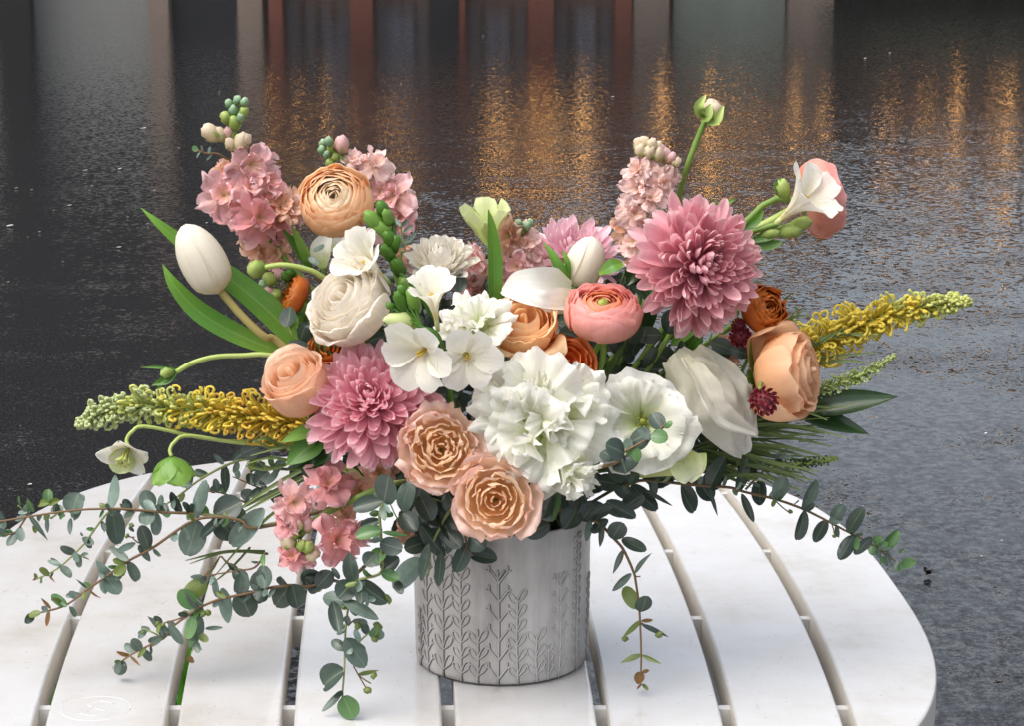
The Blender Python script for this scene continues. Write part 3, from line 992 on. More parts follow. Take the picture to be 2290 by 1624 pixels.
def rose(label, c, A, Rm, min_, mout, N_=22, keys=ROSE_BUD, ruf=0.10, has=(2.0, 0.95), seed=1, group=None, sepals=True, stem_mat=None, drops=0, name="rose", cat="rose", tip=0.16, extra=(), wave=0.05, kp=0.58):
    root = plant(name, label, cat, c, group)
    fr = frame(A)
    rr = random.Random(seed)
    az = rr.uniform(0, 6)
    obs = []
    for i in range(N_):
        q = i / (N_ - 1)
        pr_ = [(r * rr.uniform(.93, 1.06), h * rr.uniform(.94, 1.05)) for r, h in keyed(keys, q ** kp)]
        ha = has[0] + (has[1] - has[0]) * q
        mb = shell(c, fr, Rm, az, pr_, ha, 12, 10, ruf * (0.3 + q), 2.2, 0.05 * q, tip * (0.4 + q), seed * 31 + i, 0.1, wave=wave * q)
        obs.append(mb.build("petal", mout if q > 0.62 else min_, root))
        az += 2.4 + rr.uniform(-.25, .25)
    for k, (a, pf, ha, pt) in enumerate(extra):
        obs.append(shell(c, fr, Rm, a, pf, ha, 12, 12, ruf * 0.8, 2.0, 0.08, 0.2, seed * 3 + k + 90, pt).build("petal", mout, root))
    if sepals:
        for k in range(5):
            a = k * 1.257 + 0.4
            d = fr[0] * math.cos(a) + fr[1] * math.sin(a) - fr[2] * 0.15
            strap(c - fr[2] * 0.02 * Rm, d, fr[2], Rm * 0.95, Rm * 0.34, bend=0.5, shape=LANCE, nu=2, nv=5, seed=k).build("sepal", M_leaf, root)
    mb = MB()
    mb.blob(c - fr[2] * Rm * 0.06, Rm * 0.17, fr[2], 0.9, 8, 5)
    mb.build("hip", M_leaf, root)
    stem(root, c - fr[2] * Rm * 0.15, A, stem_mat or M_stemd, 0.0025)
    if drops:
        droplets(root, obs[len(obs) // 2:], drops, seed=seed)
    return root

def ranunculus(label, c, A, Rm, mout, min_, eye, N_=46, seed=1, ha=(1.5, 0.75), ruf=0.06, name="ranunculus", eye_r=0.09, group=None, drops=0, sepal=True):
    root = plant(name, label, name.replace('_', ' '), c, group)
    fr = frame(A)
    rr = random.Random(seed)
    az = 0
    obs = []
    for i in range(N_):
        q = i / (N_ - 1)
        pr_ = [(r * rr.uniform(.95, 1.05), h * rr.uniform(.96, 1.04)) for r, h in keyed(RANUN, q ** 0.8)]
        mb = shell(c, fr, Rm, az, pr_, ha[0] + (ha[1] - ha[0]) * q, 12, 9, ruf * (0.6 + q), 2.0, 0.04, 0.2, seed * 17 + i, 0.12, wave=0.05 * q, wn=1.5)
        obs.append(mb.build("petal", mout if q > 0.45 else min_, root))
        az += 2.4 + rr.uniform(-.3, .3)
    mb = MB()
    mb.blob(c + fr[2] * 0.74 * Rm, Rm * eye_r, fr[2], 1.0, 8, 5, 0.3, seed)
    mb.build("centre", eye, root)
    if sepal:
        for k in range(5):
            a = k * 1.257 + 0.2
            d = fr[0] * math.cos(a) + fr[1] * math.sin(a) - fr[2] * 0.05
            strap(c - fr[2] * 0.02 * Rm, d, fr[2], Rm * 0.8, Rm * 0.36, bend=1.0, shape=LANCE, nu=2, nv=5).build("sepal", M_budgreen, root)
    stem(root, c, A, M_stem, 0.0026)
    if drops:
        droplets(root, obs[len(obs) // 2:], drops, seed=seed)
    return root

def mum(label, c, A, Rm, mat, N_=170, seed=1, droop=-0.35, group=None, elong=0.0):
    root = plant("chrysanthemum", label, "chrysanthemum", c, group)
    fr = frame(A)
    X, Y2, A_ = fr
    rr = random.Random(seed)
    obs = []
    for i in range(N_):
        q = math.sqrt((i + 0.5) / N_)
        az = i * 2.39996 + rr.uniform(-.2, .2)
        rad = X * math.cos(az) + Y2 * math.sin(az)
        el = 1.42 + (droop - 1.42) * q ** 1.15 + rr.uniform(-.16, .16)
        d = rad * math.cos(el) + A_ * math.sin(el)
        n = A_ * math.cos(el) - rad * math.sin(el)
        L = Rm * (0.17 + 0.80 * q ** 0.9) * rr.uniform(.82, 1.12)
        W = Rm * (0.06 + 0.19 * q ** 0.8) * rr.uniform(.85, 1.25)
        base = c + rad * (Rm * 0.20 * q) + A_ * (Rm * (0.30 - 0.20 * q * q))
        bend = rr.uniform(0.7, 1.5) if q < 0.8 or rr.random() < 0.6 else rr.uniform(-0.3, 0.6)
        mb = strap(base, d, n, L, W, bend=bend, bpow=2.6, cup=rr.uniform(.35, .8), nu=4, nv=9, shape=SPOON, twist=rr.uniform(-.45, .45), seed=i, ruf=0.14)
        obs.append(mb.build("petal", mat, root))
    mb = MB()
    mb.blob(c + A_ * Rm * 0.08, Rm * 0.22, A_, 0.8, 10, 6)
    mb.build("receptacle", M_leaf, root)
    stem(root, c - A_ * Rm * 0.05, A, M_stemd, 0.0028)
    droplets(root, obs, 45, 0.0007, seed)
    return root

def floret(parent, c, A, Rm, mat, seed=1, n_out=5, n_in=5):
    fr = frame(A)
    X, Y2, A_ = fr
    rr = random.Random(seed)
    mb = MB()
    mb.tube([c - A_ * Rm * 0.45, c - A_ * Rm * 0.2, c], [Rm * 0.07, Rm * 0.10, Rm * 0.05], 6)
    f = mb.build("floret", M_budgreen, parent)
    az = rr.uniform(0, 6)
    for k in range(n_out):
        a = az + k * 2 * math.pi / n_out + rr.uniform(-.2, .2)
        rad = X * math.cos(a) + Y2 * math.sin(a)
        el = rr.uniform(-0.15, 0.35)
        strap(c, rad * math.cos(el) + A_ * math.sin(el), A_ * math.cos(el) - rad * math.sin(el), Rm * rr.uniform(.92, 1.1), Rm * rr.uniform(.85, 1.05),
              bend=rr.uniform(-.9, .3), cup=rr.uniform(-.3, .5), ruf=0.55, seed=seed * 9 + k, nu=6, nv=7, shape=WEDGE, rf=2.8).build("petal", mat, f)
    for k in range(n_in):
        a = az + 0.6 + k * 2 * math.pi / n_in + rr.uniform(-.3, .3)
        rad = X * math.cos(a) + Y2 * math.sin(a)
        el = rr.uniform(0.7, 1.15)
        strap(c, rad * math.cos(el) + A_ * math.sin(el), A_ * math.cos(el) - rad * math.sin(el), Rm * rr.uniform(.5, .75), Rm * rr.uniform(.55, .75),
              bend=rr.uniform(-1.0, -.3), cup=0.5, ruf=0.35, seed=seed * 9 + 50 + k, nu=5, nv=5, shape=WEDGE).build("petal", mat, f)
    return f

def bud(parent, c, A, r, mat, stretch=1.35, name="bud", seed=0):
    mb = MB()
    mb.blob(c, r, A, stretch, 10, 8, 0.34, seed)
    return mb.build(name, mat, parent)

def stock(label, path, Y0, florets, buds, seed=1, stem_r=5, leaves=()):
    """florets: (x, y, r, Y offset, material); buds: (x, y, r, material)"""
    pts = [P(x, y, Y0) for x, y in path]
    root = plant("stock_spike", label, "stock flower", pts[-1], "stock flower spikes")
    f = Vector(root.location)
    mb = MB()
    top = f + Vector((0, 0, 0.03)) + (pts[-1] - f) * 0.15
    mb.tube(smooth_path(pts + [(pts[-1] + top) / 2 + Vector((0, 0, .005)), top, f], 22), stem_r * px(Y0), 7)
    mb.build("stem", M_stem, root)
    rr = random.Random(seed)
    fine = smooth_path(pts, 24)
    allf = []
    for k, (x, y, r, dy, mat) in enumerate(florets):
        r = r * 1.08
        c = P(x + rr.uniform(-7, 7), y + rr.uniform(-7, 7), Y0 + dy + rr.uniform(-.008, .004))
        r *= rr.uniform(.86, 1.1)
        near = min(fine, key=lambda q: (q - c).length)
        out_ = (c - near)
        out_.y = 0
        A = out_ * 14 + Vector((0, -0.62, 0.22)) + Vector((rr.uniform(-.45, .45), 0, rr.uniform(-.35, .4)))
        A.normalize()
        fl = floret(root, c - A * r * px(Y0) * 0.15, A, r * px(Y0), mat, seed * 50 + k)
        allf += list(fl.children)
        mb = MB()
        mb.tube(smooth_path([c - A * r * px(Y0) * .4, (c - A * r * px() * .8 + near) / 2, near], 6), 1.6 * px(Y0), 5)
        mb.build("pedicel", M_budgreen, root)
    for k, (x, y, r, mat) in enumerate(buds):
        c = P(x, y, Y0 - rr.uniform(0, 0.006))
        near = min(fine, key=lambda q: (q - c).length)
        A = (c - near) * 30 + Vector((rr.uniform(-.3, .3), -.2, 0.8))
        bo = bud(root, c, A, r * px(Y0), mat, 1.3, "bud", seed * 3 + k)
        fb = frame(A)
        rb_ = r * px(Y0)
        for q in range(4):
            a = q * 1.571 + rr.uniform(-.3, .3)
            rad = fb[0] * math.cos(a) + fb[1] * math.sin(a)
            strap(c - fb[2] * rb_ * 1.28 + rad * rb_ * .1, rad * .95 + fb[2] * .3, fb[2] - rad * .3, rb_ * rr.uniform(1.7, 2.2), rb_ * .75, bend=1.3, cup=.3, nu=2, nv=6, shape=LANCE, seed=q).build("sepal", M_budgreen, bo)
        if (c - near).length > 0.004:
            mb = MB()
            mb.tube([c, near], 1.4 * px(Y0), 5)
            mb.build("pedicel", M_budgreen, root)
    for (x0, y0, x1, y1, w, mt) in leaves:
        leaf(root, P(x0, y0, Y0), P(x1, y1, Y0 - 0.01), w * px(Y0), mt, seed=x0, shape=LANCE)
    droplets(root, allf, 20, 0.0007, seed)
    return root

def leaf(root, b, t, w, mat, seed=0.0, shape=ROUND, curl=0.10, cup=0.25, roll=None, name="leaf", nu=4, nv=7, lean=(0, -1, 0.55)):
    rr = random.Random(int(seed * 131 + b.x * 9999) & 0xffff)
    d = t - b
    L = d.length
    n = Vector(lean) + Vector((rr.uniform(-.55, .55), 0, rr.uniform(-.45, .45)))
    mb = strap(b, d, n, L, w, bend=-2 * curl, bend0=curl, cup=cup, shape=shape, nu=nu, nv=nv, seed=seed, ruf=0.05)
    return mb.build(name, mat, root)

def blade(root, pts, widths, mat, nhint=(0, -1, 0.4), fold=0.35, name="leaf", nu=4, n=14, ruf=0.0, seed=0, cup=0.0):
    pth = smooth_path(pts, n)
    rows = []
    for j, p in enumerate(pth):
        t = j / (n - 1)
        d = (pth[min(j + 1, n - 1)] - pth[max(j - 1, 0)]).normalized()
        nn = Vector(nhint)
        nn = (nn - d * nn.dot(d)).normalized()
        X = d.cross(nn)
        w = max(0.0002, crv([(q,) for q in widths], t)[0]) / 2
        row = []
        for i in range(nu + 1):
            s = -1 + 2 * i / nu
            z = fold * abs(s) * w + cup * s * s * w + ruf * (0.35 + abs(s)) * noise.noise(Vector((s * 2.6 + seed, t * 6.5, seed * 2.0))) * w
            row.append(p + X * (s * w) + nn * z)
        rows.append(row)
    mb = MB()
    mb.grid(rows)
    return mb.build(name, mat, root)

def tube_part(root, pts, r, mat, name="stem", n=16, sides=7):
    mb = MB()
    mb.tube(smooth_path(pts, n), r, sides)
    return mb.build(name, mat, root)

def lisianthus(label, c, A, Rm, seed=1, N_=15, mat=None, ruf=0.2, drops=70, eye=True, ha=0.95, keys=LISI, wave=0.16, chaos=0.2):
    root = plant("lisianthus", label, "lisianthus", c, "white lisianthus flowers")
    fr = frame(A)
    rr = random.Random(seed)
    az = rr.uniform(0, 6)
    obs = []
    for i in range(N_):
        q = i / (N_ - 1)
        pr_ = [(r * rr.uniform(.94, 1.06), h * rr.uniform(.94, 1.06)) for r, h in keyed(keys, q)]
        jit = Vector((rr.uniform(-1, 1), rr.uniform(-1, 1), rr.uniform(-1, 1))) * chaos
        fr2 = frame(fr[2] + jit)
        mb = shell(c + jit * Rm * 0.35, fr2, Rm * rr.uniform(.92, 1.06), az, pr_, ha * rr.uniform(.75, 1.2), 26, 13, ruf * rr.uniform(.8, 1.2), 2.4, 0.0, 0.10, seed * 13 + i, 0.0, 0.35, wave * rr.uniform(.6, 1.3), rr.uniform(2.0, 4.2))
        obs.append(mb.build("petal", mat or M_white, root))
        az += 2.4 + rr.uniform(-.3, .3)
    if eye:
        mb = MB()
        mb.blob(c + fr[2] * 0.28 * Rm, Rm * 0.07, fr[2], 1.7, 8, 6, 0.2, seed)
        for k in range(5):
            a = k * 1.257
            d = fr[0] * math.cos(a) + fr[1] * math.sin(a)
            mb.tube([c, c + fr[2] * .2 * Rm + d * .06 * Rm, c + fr[2] * .36 * Rm + d * .1 * Rm], [Rm * .012, Rm * .012, Rm * .022], 5)
        mb.build("pistil", M_eyegreen, root)
    stem(root, c, A, M_stemd, 0.0022)
    if drops:
        droplets(root, obs, drops, 0.0011, seed)
    return root

def freesia_blossom(root, c, A, Rm, L, seed=1, mat=None, open_=False):
    fr = frame(A)
    rr = random.Random(seed)
    mb = MB()
    mb.tube([c - fr[2] * L * 0.12, c, c + fr[2] * L * 0.16], [Rm * 0.05, Rm * 0.09, Rm * 0.08], 7)
    b = mb.build("blossom", M_yelgreen, root)
    for k in range(6):
        a = k * 1.047 + rr.uniform(-.1, .1)
        s = 0.92 if k % 2 else 1.0
        pr_ = [(r * s * (1.15 if open_ and j > 2 else 1), h * L / Rm * (0.96 if open_ and j > 3 else 1.0)) for j, (r, h) in enumerate(FUNNEL)]
        shell(c, fr, Rm, a, pr_, 0.74 if k % 2 else 0.86, 10, 10, 0.14, 1.6, -0.05, 0.24, seed * 7 + k, 0.12, 0.75, 0.05, 0.9).build("petal", mat or M_freesia, b)
    mb = MB()
    for k in range(3):
        d = fr[0] * math.cos(k * 2.1) + fr[1] * math.sin(k * 2.1)
        mb.tube([c + fr[2] * L * .2, c + fr[2] * L * .72 + d * Rm * .06], [Rm * .015, Rm * .035], 5)
    mb.build("stamens", M_eyegold, b)
    return b

def grevillea(label, path, Y0, wid, n=190, seed=1, cols=None, thick=4.0, name="grevillea_spike", cat="grevillea", group="grevillea spikes", straight=0.0):
    """path from the tip to the base; wid = half widths in picture units along it"""
    pts = [P(x, y, Y0) for x, y in path]
    root = plant(name, label, cat, pts[-1], group)
    f = Vector(root.location)
    rr = random.Random(seed)
    u = px(Y0)
    top = f + Vector((0, 0, 0.03)) + (pts[-1] - f) * 0.2
    tube_part(root, pts + [top, f], 4.5 * u, M_stempale, n=24)
    fine = smooth_path(pts, 60)
    for i in range(n):
        t = (i + rr.random()) / n
        k = min(58, int(t * 59))
        p = fine[k]
        d = (fine[k] - fine[k + 1]).normalized()        # towards the tip
        X, Y2, A = frame(d)
        az = i * 2.39996 + rr.uniform(-.3, .3)
        rad = X * math.cos(az) + Y2 * math.sin(az)
        A = (A + X * rr.uniform(-.3, .3) + Y2 * rr.uniform(-.3, .3)).normalized()
        w = crv([(q,) for q in wid], t)[0] * u * rr.uniform(.72, 1.15)
        if rr.random() < straight * t:
            shp = [(0.1, 0), (.5, .12), (.95, .05), (1.25, -.2)]
        else:
            k_ = rr.uniform(.7, 1.2)
            shp = [(0.12, 0.0), (.42, .42), (.70, .66 * k_), (.92, .70 * k_), (1.0, .54), (.93, .40), (.80, .44)]
        q = [p + rad * (a * w) + A * (b * w * 0.95) for a, b in shp]
        col = crv([(0.0,), (0.2,), (0.75,), (1.0,)], t)[0] + rr.uniform(-.16, .16)
        cl = cols or (M_gpale, M_gmid, M_gyel, M_gold)
        mt = cl[max(0, min(3, int(col * 4)))]
        mb = MB()
        rr_ = thick * u * (0.9 - 0.2 * t)
        mb.tube(smooth_path(q, 9), [rr_ * .8, rr_, rr_, rr_, rr_, rr_, rr_ * .9, rr_ * 1.0, rr_ * 1.3], 5)
        mb.build("floret", mt, root)
    for lo, hi, mt in ((0.0, 0.3, cl[0]), (0.3, 0.6, cl[1]), (0.6, 1.0, cl[2])):
        mb = MB()
        for i in range(int(n * (hi - lo))):
            k = min(58, int((lo + (hi - lo) * rr.random()) * 59))
            p = fine[k]
            X, Y2, A = frame(fine[k] - fine[k + 1])
            az = rr.uniform(0, 6.28)
            rad = X * math.cos(az) + Y2 * math.sin(az)
            w = crv([(q,) for q in wid], k / 59)[0] * u * rr.uniform(.5, .95)
            r0 = thick * u * .75
            mb.tube([p, p + rad * w * .45 + A * w * .35, p + rad * w * .8 + A * w * .7, p + rad * w * .98 + A * w * .62, p + rad * w * .9 + A * w * .42], [r0 * .7, r0, r0, r0, r0 * 1.3], 5)
        mb.build("inner_florets", mt, root, kind="stuff")
    return root

# ------------------------------------------------------------------ the flowers, front to back by kind
U = px(0)
# roses
rose("large cream rose with a tight spiral left of the white freesia buds", P(822, 712, -0.06), (-0.58, -0.50, 0.62), 82 * U, M_cream, M_cream, 20, seed=3, drops=60, ruf=0.12, extra=((-1.7, [(.1, 0), (.92, .2), (1.08, .55), (1.15, .84), (1.27, .74)], .95, .5), (-0.25, [(.1, 0), (.95, .2), (1.1, .6), (1.16, .95), (1.36, 1.0)], .8, .8), (1.5, [(.1, 0), (.9, .2), (1.06, .6), (1.08, 1.05), (1.16, 1.2)], .9, .3)))
rose("blush pink rosebud at the left edge above the left yellow spike", P(690, 896, -0.07), (-0.34, -0.50, 0.72), 68 * U, M_blush, M_blush, 14, seed=8, ruf=0.10, keys=[[(r * .95, h * 1.22) for r, h in k] for k in ROSE_BUD], kp=.5, extra=((-1.2, [(.1, -.1), (.85, .2), (1.02, .8), (.98, 1.25), (1.06, 1.42)], 1.2, .4), (2.4, [(.1, -.1), (.88, .2), (1.05, .8), (1.1, 1.2), (1.3, 1.3)], 1.0, .5)))
rose("peach rose lying on its side behind the dark red globe flower", P(1692, 844, -0.05), (0.90, -0.36, 0.20), 98 * U, M_peach, M_peach, 14, seed=5, ruf=0.10, kp=.7, keys=[[(r * .86, h * 1.02) for r, h in k] for k in ROSE_BUD], extra=((-1.2, [(.1, -.2), (.72, -.1), (.98, .25), (1.02, .65), (1.0, .95)], 1.6, .05), (0.9, [(.1, -.15), (.8, -.05), (1.02, .35), (1.04, .75), (1.12, .9)], 1.1, .3), (-0.6, [(.1, -.1), (.7, .0), (.92, .4), (.94, .85), (1.02, 1.05)], .9, .3)))
rose("apricot rose with a flared lower petal behind the flat white lisianthus", P(1172, 762, -0.055), (-0.02, -0.6, 0.78), 68 * U, M_orange, M_orange, 14, seed=14, ruf=0.12, drops=60, extra=((-0.75, [(.1, 0), (.85, .2), (1.05, .5), (1.35, .68), (1.62, .50)], .62, .6), (-2.3, [(.1, 0), (.9, .15), (1.08, .5), (1.2, .8), (1.4, .72)], .8, .4)))
rose("ruffled peach spray rose below the left pink chrysanthemum", P(986, 1008, -0.112), (0.04, -0.9, 0.36), 92 * U, M_spray, M_spraypink, 26, ROSE_OPEN, 0.24, (1.15, 0.72), seed=4, wave=0.12, kp=0.85)
rose("ruffled peach spray rose hanging over the vase rim", P(1108, 1118, -0.130), (-0.02, -0.94, 0.24), 92 * U, M_spray, M_spraypink, 24, ROSE_OPEN, 0.18, (1.15, 0.74), seed=9, wave=0.08, kp=0.85)
rose("deep orange rose half hidden above the big white lisianthus", P(1258, 822, -0.06), (0.25, -0.7, 0.62), 64 * U, M_deepor, M_deepor, 16, ROSE_OPEN, 0.2, (1.6, 0.8), seed=6)
rose("brownish orange rose deep in the gap under the cream rose", P(738, 790, -0.01), (-0.1, -0.7, 0.6), 46 * U, M_rust, M_rust, 12, ROSE_OPEN, 0.2, (1.6, 0.8), seed=26)

# ranunculus
ranunculus("apricot ranunculus with a small dark eye beside the left pink stock", P(757, 472, 0.0), (-0.08, -0.78, 0.60), 80 * U, M_ran, M_ranin, M_dark_eye, 54, seed=2, drops=20)
ranunculus("coral pink ranunculus cupped open upward right of the white calla", P(1347, 738, -0.065), (0.0, -0.40, 0.92), 81 * U, M_coral, M_coralin, M_eyegreen, 40, seed=5, eye_r=0.2, drops=30, ha=(1.5, 0.95))
ranunculus("coral ranunculus seen from the side behind the white freesia trumpet", P(1790, 452, -0.005), (0.93, 0.16, 0.12), 84 * U, M_coral, M_coral, M_eyegreen, 20, seed=7, ha=(1.6, 1.1), drops=25)
ranunculus("wrinkled rust orange ranunculus peeping out right of the big chrysanthemum", P(1690, 700, -0.012), (0.42, -0.62, 0.4), 56 * U, M_rust, M_rust, M_dark_eye, 32, seed=9, ruf=0.16)
ranunculus("rust orange ranunculus bud pointing left behind the white tulip leaf", P(682, 672, 0.01), (-0.62, -0.15, 0.35), 44 * U, M_rust, M_rust, M_eyegreen, 30, seed=11, ha=(1.4, 0.9), ruf=.14)

# chrysanthemums
mum("large pink chrysanthemum facing right at the upper right of the bouquet", P(1556, 594, -0.055), (0.40, -0.80, 0.16), 140 * U, M_mum, 270, seed=2, droop=-0.55)
mum("bright pink chrysanthemum at the lower left under the white freesia", P(832, 908, -0.085), (-0.04, -0.74, 0.52), 140 * U, M_mum2, 240, seed=6, droop=-0.65)
mum("pale pink chrysanthemum half hidden at the back behind the white tulip", P(1283, 588, 0.06), (0.1, -0.46, 0.88), 112 * U, M_mum3, 120, seed=10, droop=-0.3)

# strawflower
root = plant("strawflower", "white papery strawflower above the upright freesia blossom", "strawflower", P(985, 606, 0.0))
fr = frame((0.06, -0.42, 0.90))
c0 = P(985, 606, 0.0)
for i in range(90):
    q = math.sqrt((i + .5) / 90)
    az = i * 2.39996
    rad = fr[0] * math.cos(az) + fr[1] * math.sin(az)
    el = 1.35 - 1.15 * q ** 3.0
    Rm = 74 * U
    strap(c0 + rad * Rm * .22 * q + fr[2] * Rm * .12 * (1 - q), rad * math.cos(el) + fr[2] * math.sin(el), fr[2] * math.cos(el) - rad * math.sin(el),
          Rm * (0.66 + 0.36 * q), Rm * (0.24 + .20 * q), bend=1.25 * (1 - q) + 0.35, cup=0.5, seed=i, ruf=.1).build("petal", M_straw, root)
stem(root, c0, fr[2], M_stem)

# white lisianthus
lisianthus("largest ruffled white lisianthus at the centre with green throat and water drops", P(1208, 950, -0.098), (-0.02, -0.88, 0.42), 138 * U, 3, 24, ruf=0.25, drops=170, wave=0.17, chaos=0.42, eye=False)
lisianthus("round white lisianthus with dark throat behind a small eucalyptus tip", P(1440, 945, -0.075), (-0.12, -0.92, 0.26), 112 * U, 7, 7, ruf=0.25, drops=60, wave=0.10, chaos=0.12, ha=1.15, keys=[[(.03, 0), (.16, .26), (.38, .55), (.62, .72), (.80, .76)], [(.03, 0), (.18, .24), (.48, .48), (.78, .60), (.98, .56)], [(.03, 0), (.22, .20), (.58, .40), (.90, .46), (1.10, .38)]])
lisianthus("flat ruffled white lisianthus between the freesia and the apricot rose", P(1065, 752, -0.075), (0.0, -0.50, 0.86), 86 * U, 12, 14, ruf=0.22, drops=50, eye=False)
lisianthus("half closed white lisianthus hanging below the largest one", P(1238, 1030, -0.125), (0.74, -0.60, -0.30), 92 * U, 17, 8, ruf=0.12, wave=0.08, drops=20, keys=[[(r * .62, h * 1.3) for r, h in LISI[0]], [(r * .62, h * 1.25) for r, h in LISI[1]], [(r * .6, h * 1.5) for r, h in LISI[2]]], eye=False)
# side view lisianthus: broad drooping petals
root = plant("lisianthus", "ivory lisianthus seen from the side with long drooping petals below the red globe", "lisianthus", P(1535, 830, -0.05), "white lisianthus flowers")
def Y_(pts, Y0):
    return [P(x, y, Y0 + d) for x, y, d in pts]
pa = [blade(root, Y_([(1505, 792, 0.0), (1545, 835, -.012), (1600, 905, -.018), (1640, 970, -.012), (1664, 1018, 0)], -0.055), [x * U for x in (60, 100, 118, 92, 36)], M_whitec, fold=0.0, cup=-0.30, ruf=0.62, seed=1, nu=14, n=26, name="petal"),
      blade(root, Y_([(1545, 790, 0.004), (1600, 845, -.006), (1645, 915, -.008), (1672, 985, 0)], -0.05), [x * U for x in (56, 96, 92, 40)], M_whitec, fold=0.0, cup=0.25, ruf=0.62, seed=2, nu=14, n=26, name="petal"),
      blade(root, Y_([(1530, 800, -.01), (1570, 860, -.026), (1610, 930, -.030), (1690, 968, -.02)], -0.055), [x * U for x in (20, 46, 48, 14)], M_whitec, fold=0.9, ruf=0.6, seed=3, nu=10, n=26, name="petal", nhint=(0.4, -1, 0.2)),
      blade(root, Y_([(1512, 800, .01), (1520, 860, 0.01), (1535, 920, .01), (1560, 960, 0.012)], -0.05), [x * U for x in (40, 70, 80, 40)], M_whitec, cup=0.2, ruf=0.25, seed=4, nu=6, n=12, name="petal")]
droplets(root, pa, 50, 0.0007, 4)
stem(root, P(1535, 830, -0.045), (-0.3, -0.5, 0.5), M_stemd)
# greenish white petals low on the right
root = plant("lisianthus", "greenish white lisianthus bud with two broad petals low beside the eucalyptus", "lisianthus", P(1500, 1050, -0.07), "white lisianthus flowers")
blade(root, Y_([(1430, 1062, 0), (1480, 1046, -.008), (1525, 1044, -.01), (1550, 1062, -.004)], -0.08), [x * U for x in (16, 40, 46, 20)], M_whiteg, cup=0.3, ruf=.15, nu=6, name="petal")
blade(root, Y_([(1522, 1018, 0), (1533, 1045, -.008), (1548, 1068, -.008)], -0.085), [x * U for x in (30, 70, 40)], M_whiteg, cup=0.3, ruf=.2, nu=6, name="petal", seed=5)
blade(root, Y_([(1560, 1014, 0), (1553, 1045, -.008), (1540, 1078, -.008)], -0.083), [x * U for x in (34, 44, 14)], M_whiteg, cup=0.2, ruf=.2, nu=6, name="petal", seed=7)
stem(root, P(1500, 1052, -0.07), (0.5, -0.5, 0.2), M_stemd)

root = plant("lisianthus", "pale yellow green lisianthus bud standing behind the upright green blade", "lisianthus", P(1095, 552, 0.03))
fr = frame((-0.12, -0.25, 0.95))
for k in range(5):
    shell(P(1095, 552, 0.03), fr, 56 * U, k * 1.257 + .3, [(0.08, 0), (0.35, .45), (0.55, 1.0), (0.8, 1.5), (1.0, 1.85)], 1.05, 10, 10, 0.25, 2.0, 0, 0.35, k * 3.1, 0.25, wave=0.12, wn=1.5).build("petal", M_yelgreen, root)
stem(root, P(1095, 552, 0.03), fr[2], M_stem)

# calla
root = plant("calla", "smooth white calla petal lying flat behind the apricot rose", "calla", P(1262, 672, -0.03))
blade(root, Y_([(1282, 662, 0.006), (1245, 655, -.012), (1195, 648, -.02), (1150, 642, -.014), (1122, 650, 0)], -0.035), [x * U for x in (60, 96, 88, 60, 10)], M_calla, nhint=(0, -0.9, 0.6), fold=0, cup=0.42, nu=10, n=18, name="petal")
blade(root, Y_([(1286, 668, 0.0), (1250, 672, -.02), (1215, 668, -.03), (1180, 650, -.025)], -0.038), [x * U for x in (40, 56, 40, 6)], M_calla, nhint=(0, -1, 0.1), cup=-0.3, nu=8, n=14, name="petal")
stem(root, P(1284, 672, -0.035), (-1, -0.1, 0.1), M_stem)

# tulips
def tulip(label, base, tip, Rm, leaves, stem_pts, mat_stem, seed):
    root = plant("tulip", label, "tulip", base)
    A = tip - base
    Lh = A.length
    fr = frame(A)
    pr_ = [(0.10, 0.0), (0.80, 0.13 * Lh / Rm), (1.0, 0.40 * Lh / Rm), (0.90, 0.68 * Lh / Rm), (0.55, 0.90 * Lh / Rm), (0.10, 1.0 * Lh / Rm)]
    for k in range(6):
        s = 1.0 if k % 2 else 0.93
        shell(base, fr, Rm, k * 1.047 + seed, [(r * s, h) for r, h in pr_], 1.0, 12, 14, 0.03, 1.5, 0.0, 0.06, seed + k, 0.35, 0.7).build("petal", M_tulip, root)
    tube_part(root, stem_pts + [Vector(root.location)], 8.5 * U, mat_stem, n=22, sides=9)
    for pts, w, nh in leaves:
        blade(root, pts, w, M_tulipleaf, nhint=nh, fold=0.30, nu=6, n=18)
    return root
tulip("closed white tulip leaning left on a peach tinted stem", P(492, 654, -0.02), P(410, 503, -0.02), 50 * U,
      [(Y_([(315, 464, .02), (360, 505, .015), (440, 570, .02), (560, 660, .02), (650, 745, .02), (700, 800, .02)], -0.02), [x * U for x in (1, 20, 40, 58, 58, 46)], (0.25, -1, 0.55)),
       (Y_([(364, 591, .0), (392, 640, -.004), (450, 700, .0), (540, 752, .006), (640, 792, .01)], -0.02), [x * U for x in (2, 28, 44, 42, 24)], (-0.2, -1, 0.5))],
      [P(495, 652, -0.02), P(540, 705, -0.022), P(590, 752, -0.02), P(660, 800, -0.01)], M_stempeach, 0.3)
tulip("closed white tulip standing behind the coral ranunculus", P(1288, 640, 0.0), P(1330, 530, -0.005), 42 * U,
      [(Y_([(1216, 540, .0), (1236, 572, -.006), (1252, 605, -.008), (1262, 650, -.004)], -0.012), [x * U for x in (1, 18, 26, 16)], (0.3, -1, 0.3)),
       (Y_([(1258, 560, 0), (1270, 590, -.004), (1272, 640, 0)], -0.012), [x * U for x in (4, 14, 8)], (-0.3, -1, 0.3)),
       (Y_([(1392, 588, 0), (1368, 596, -.004), (1340, 612, 0)], -0.02), [x * U for x in (14, 34, 8)], (0, -0.8, 0.7))],
      [P(1288, 640, 0.0), P(1285, 680, 0.0), P(1275, 760, 0.0)], M_stem, 1.1)
root = plant("tulip_leaf", "upright narrow green blade in front of the pale yellow green bud", "leaf", P(1104, 660, 0.0))
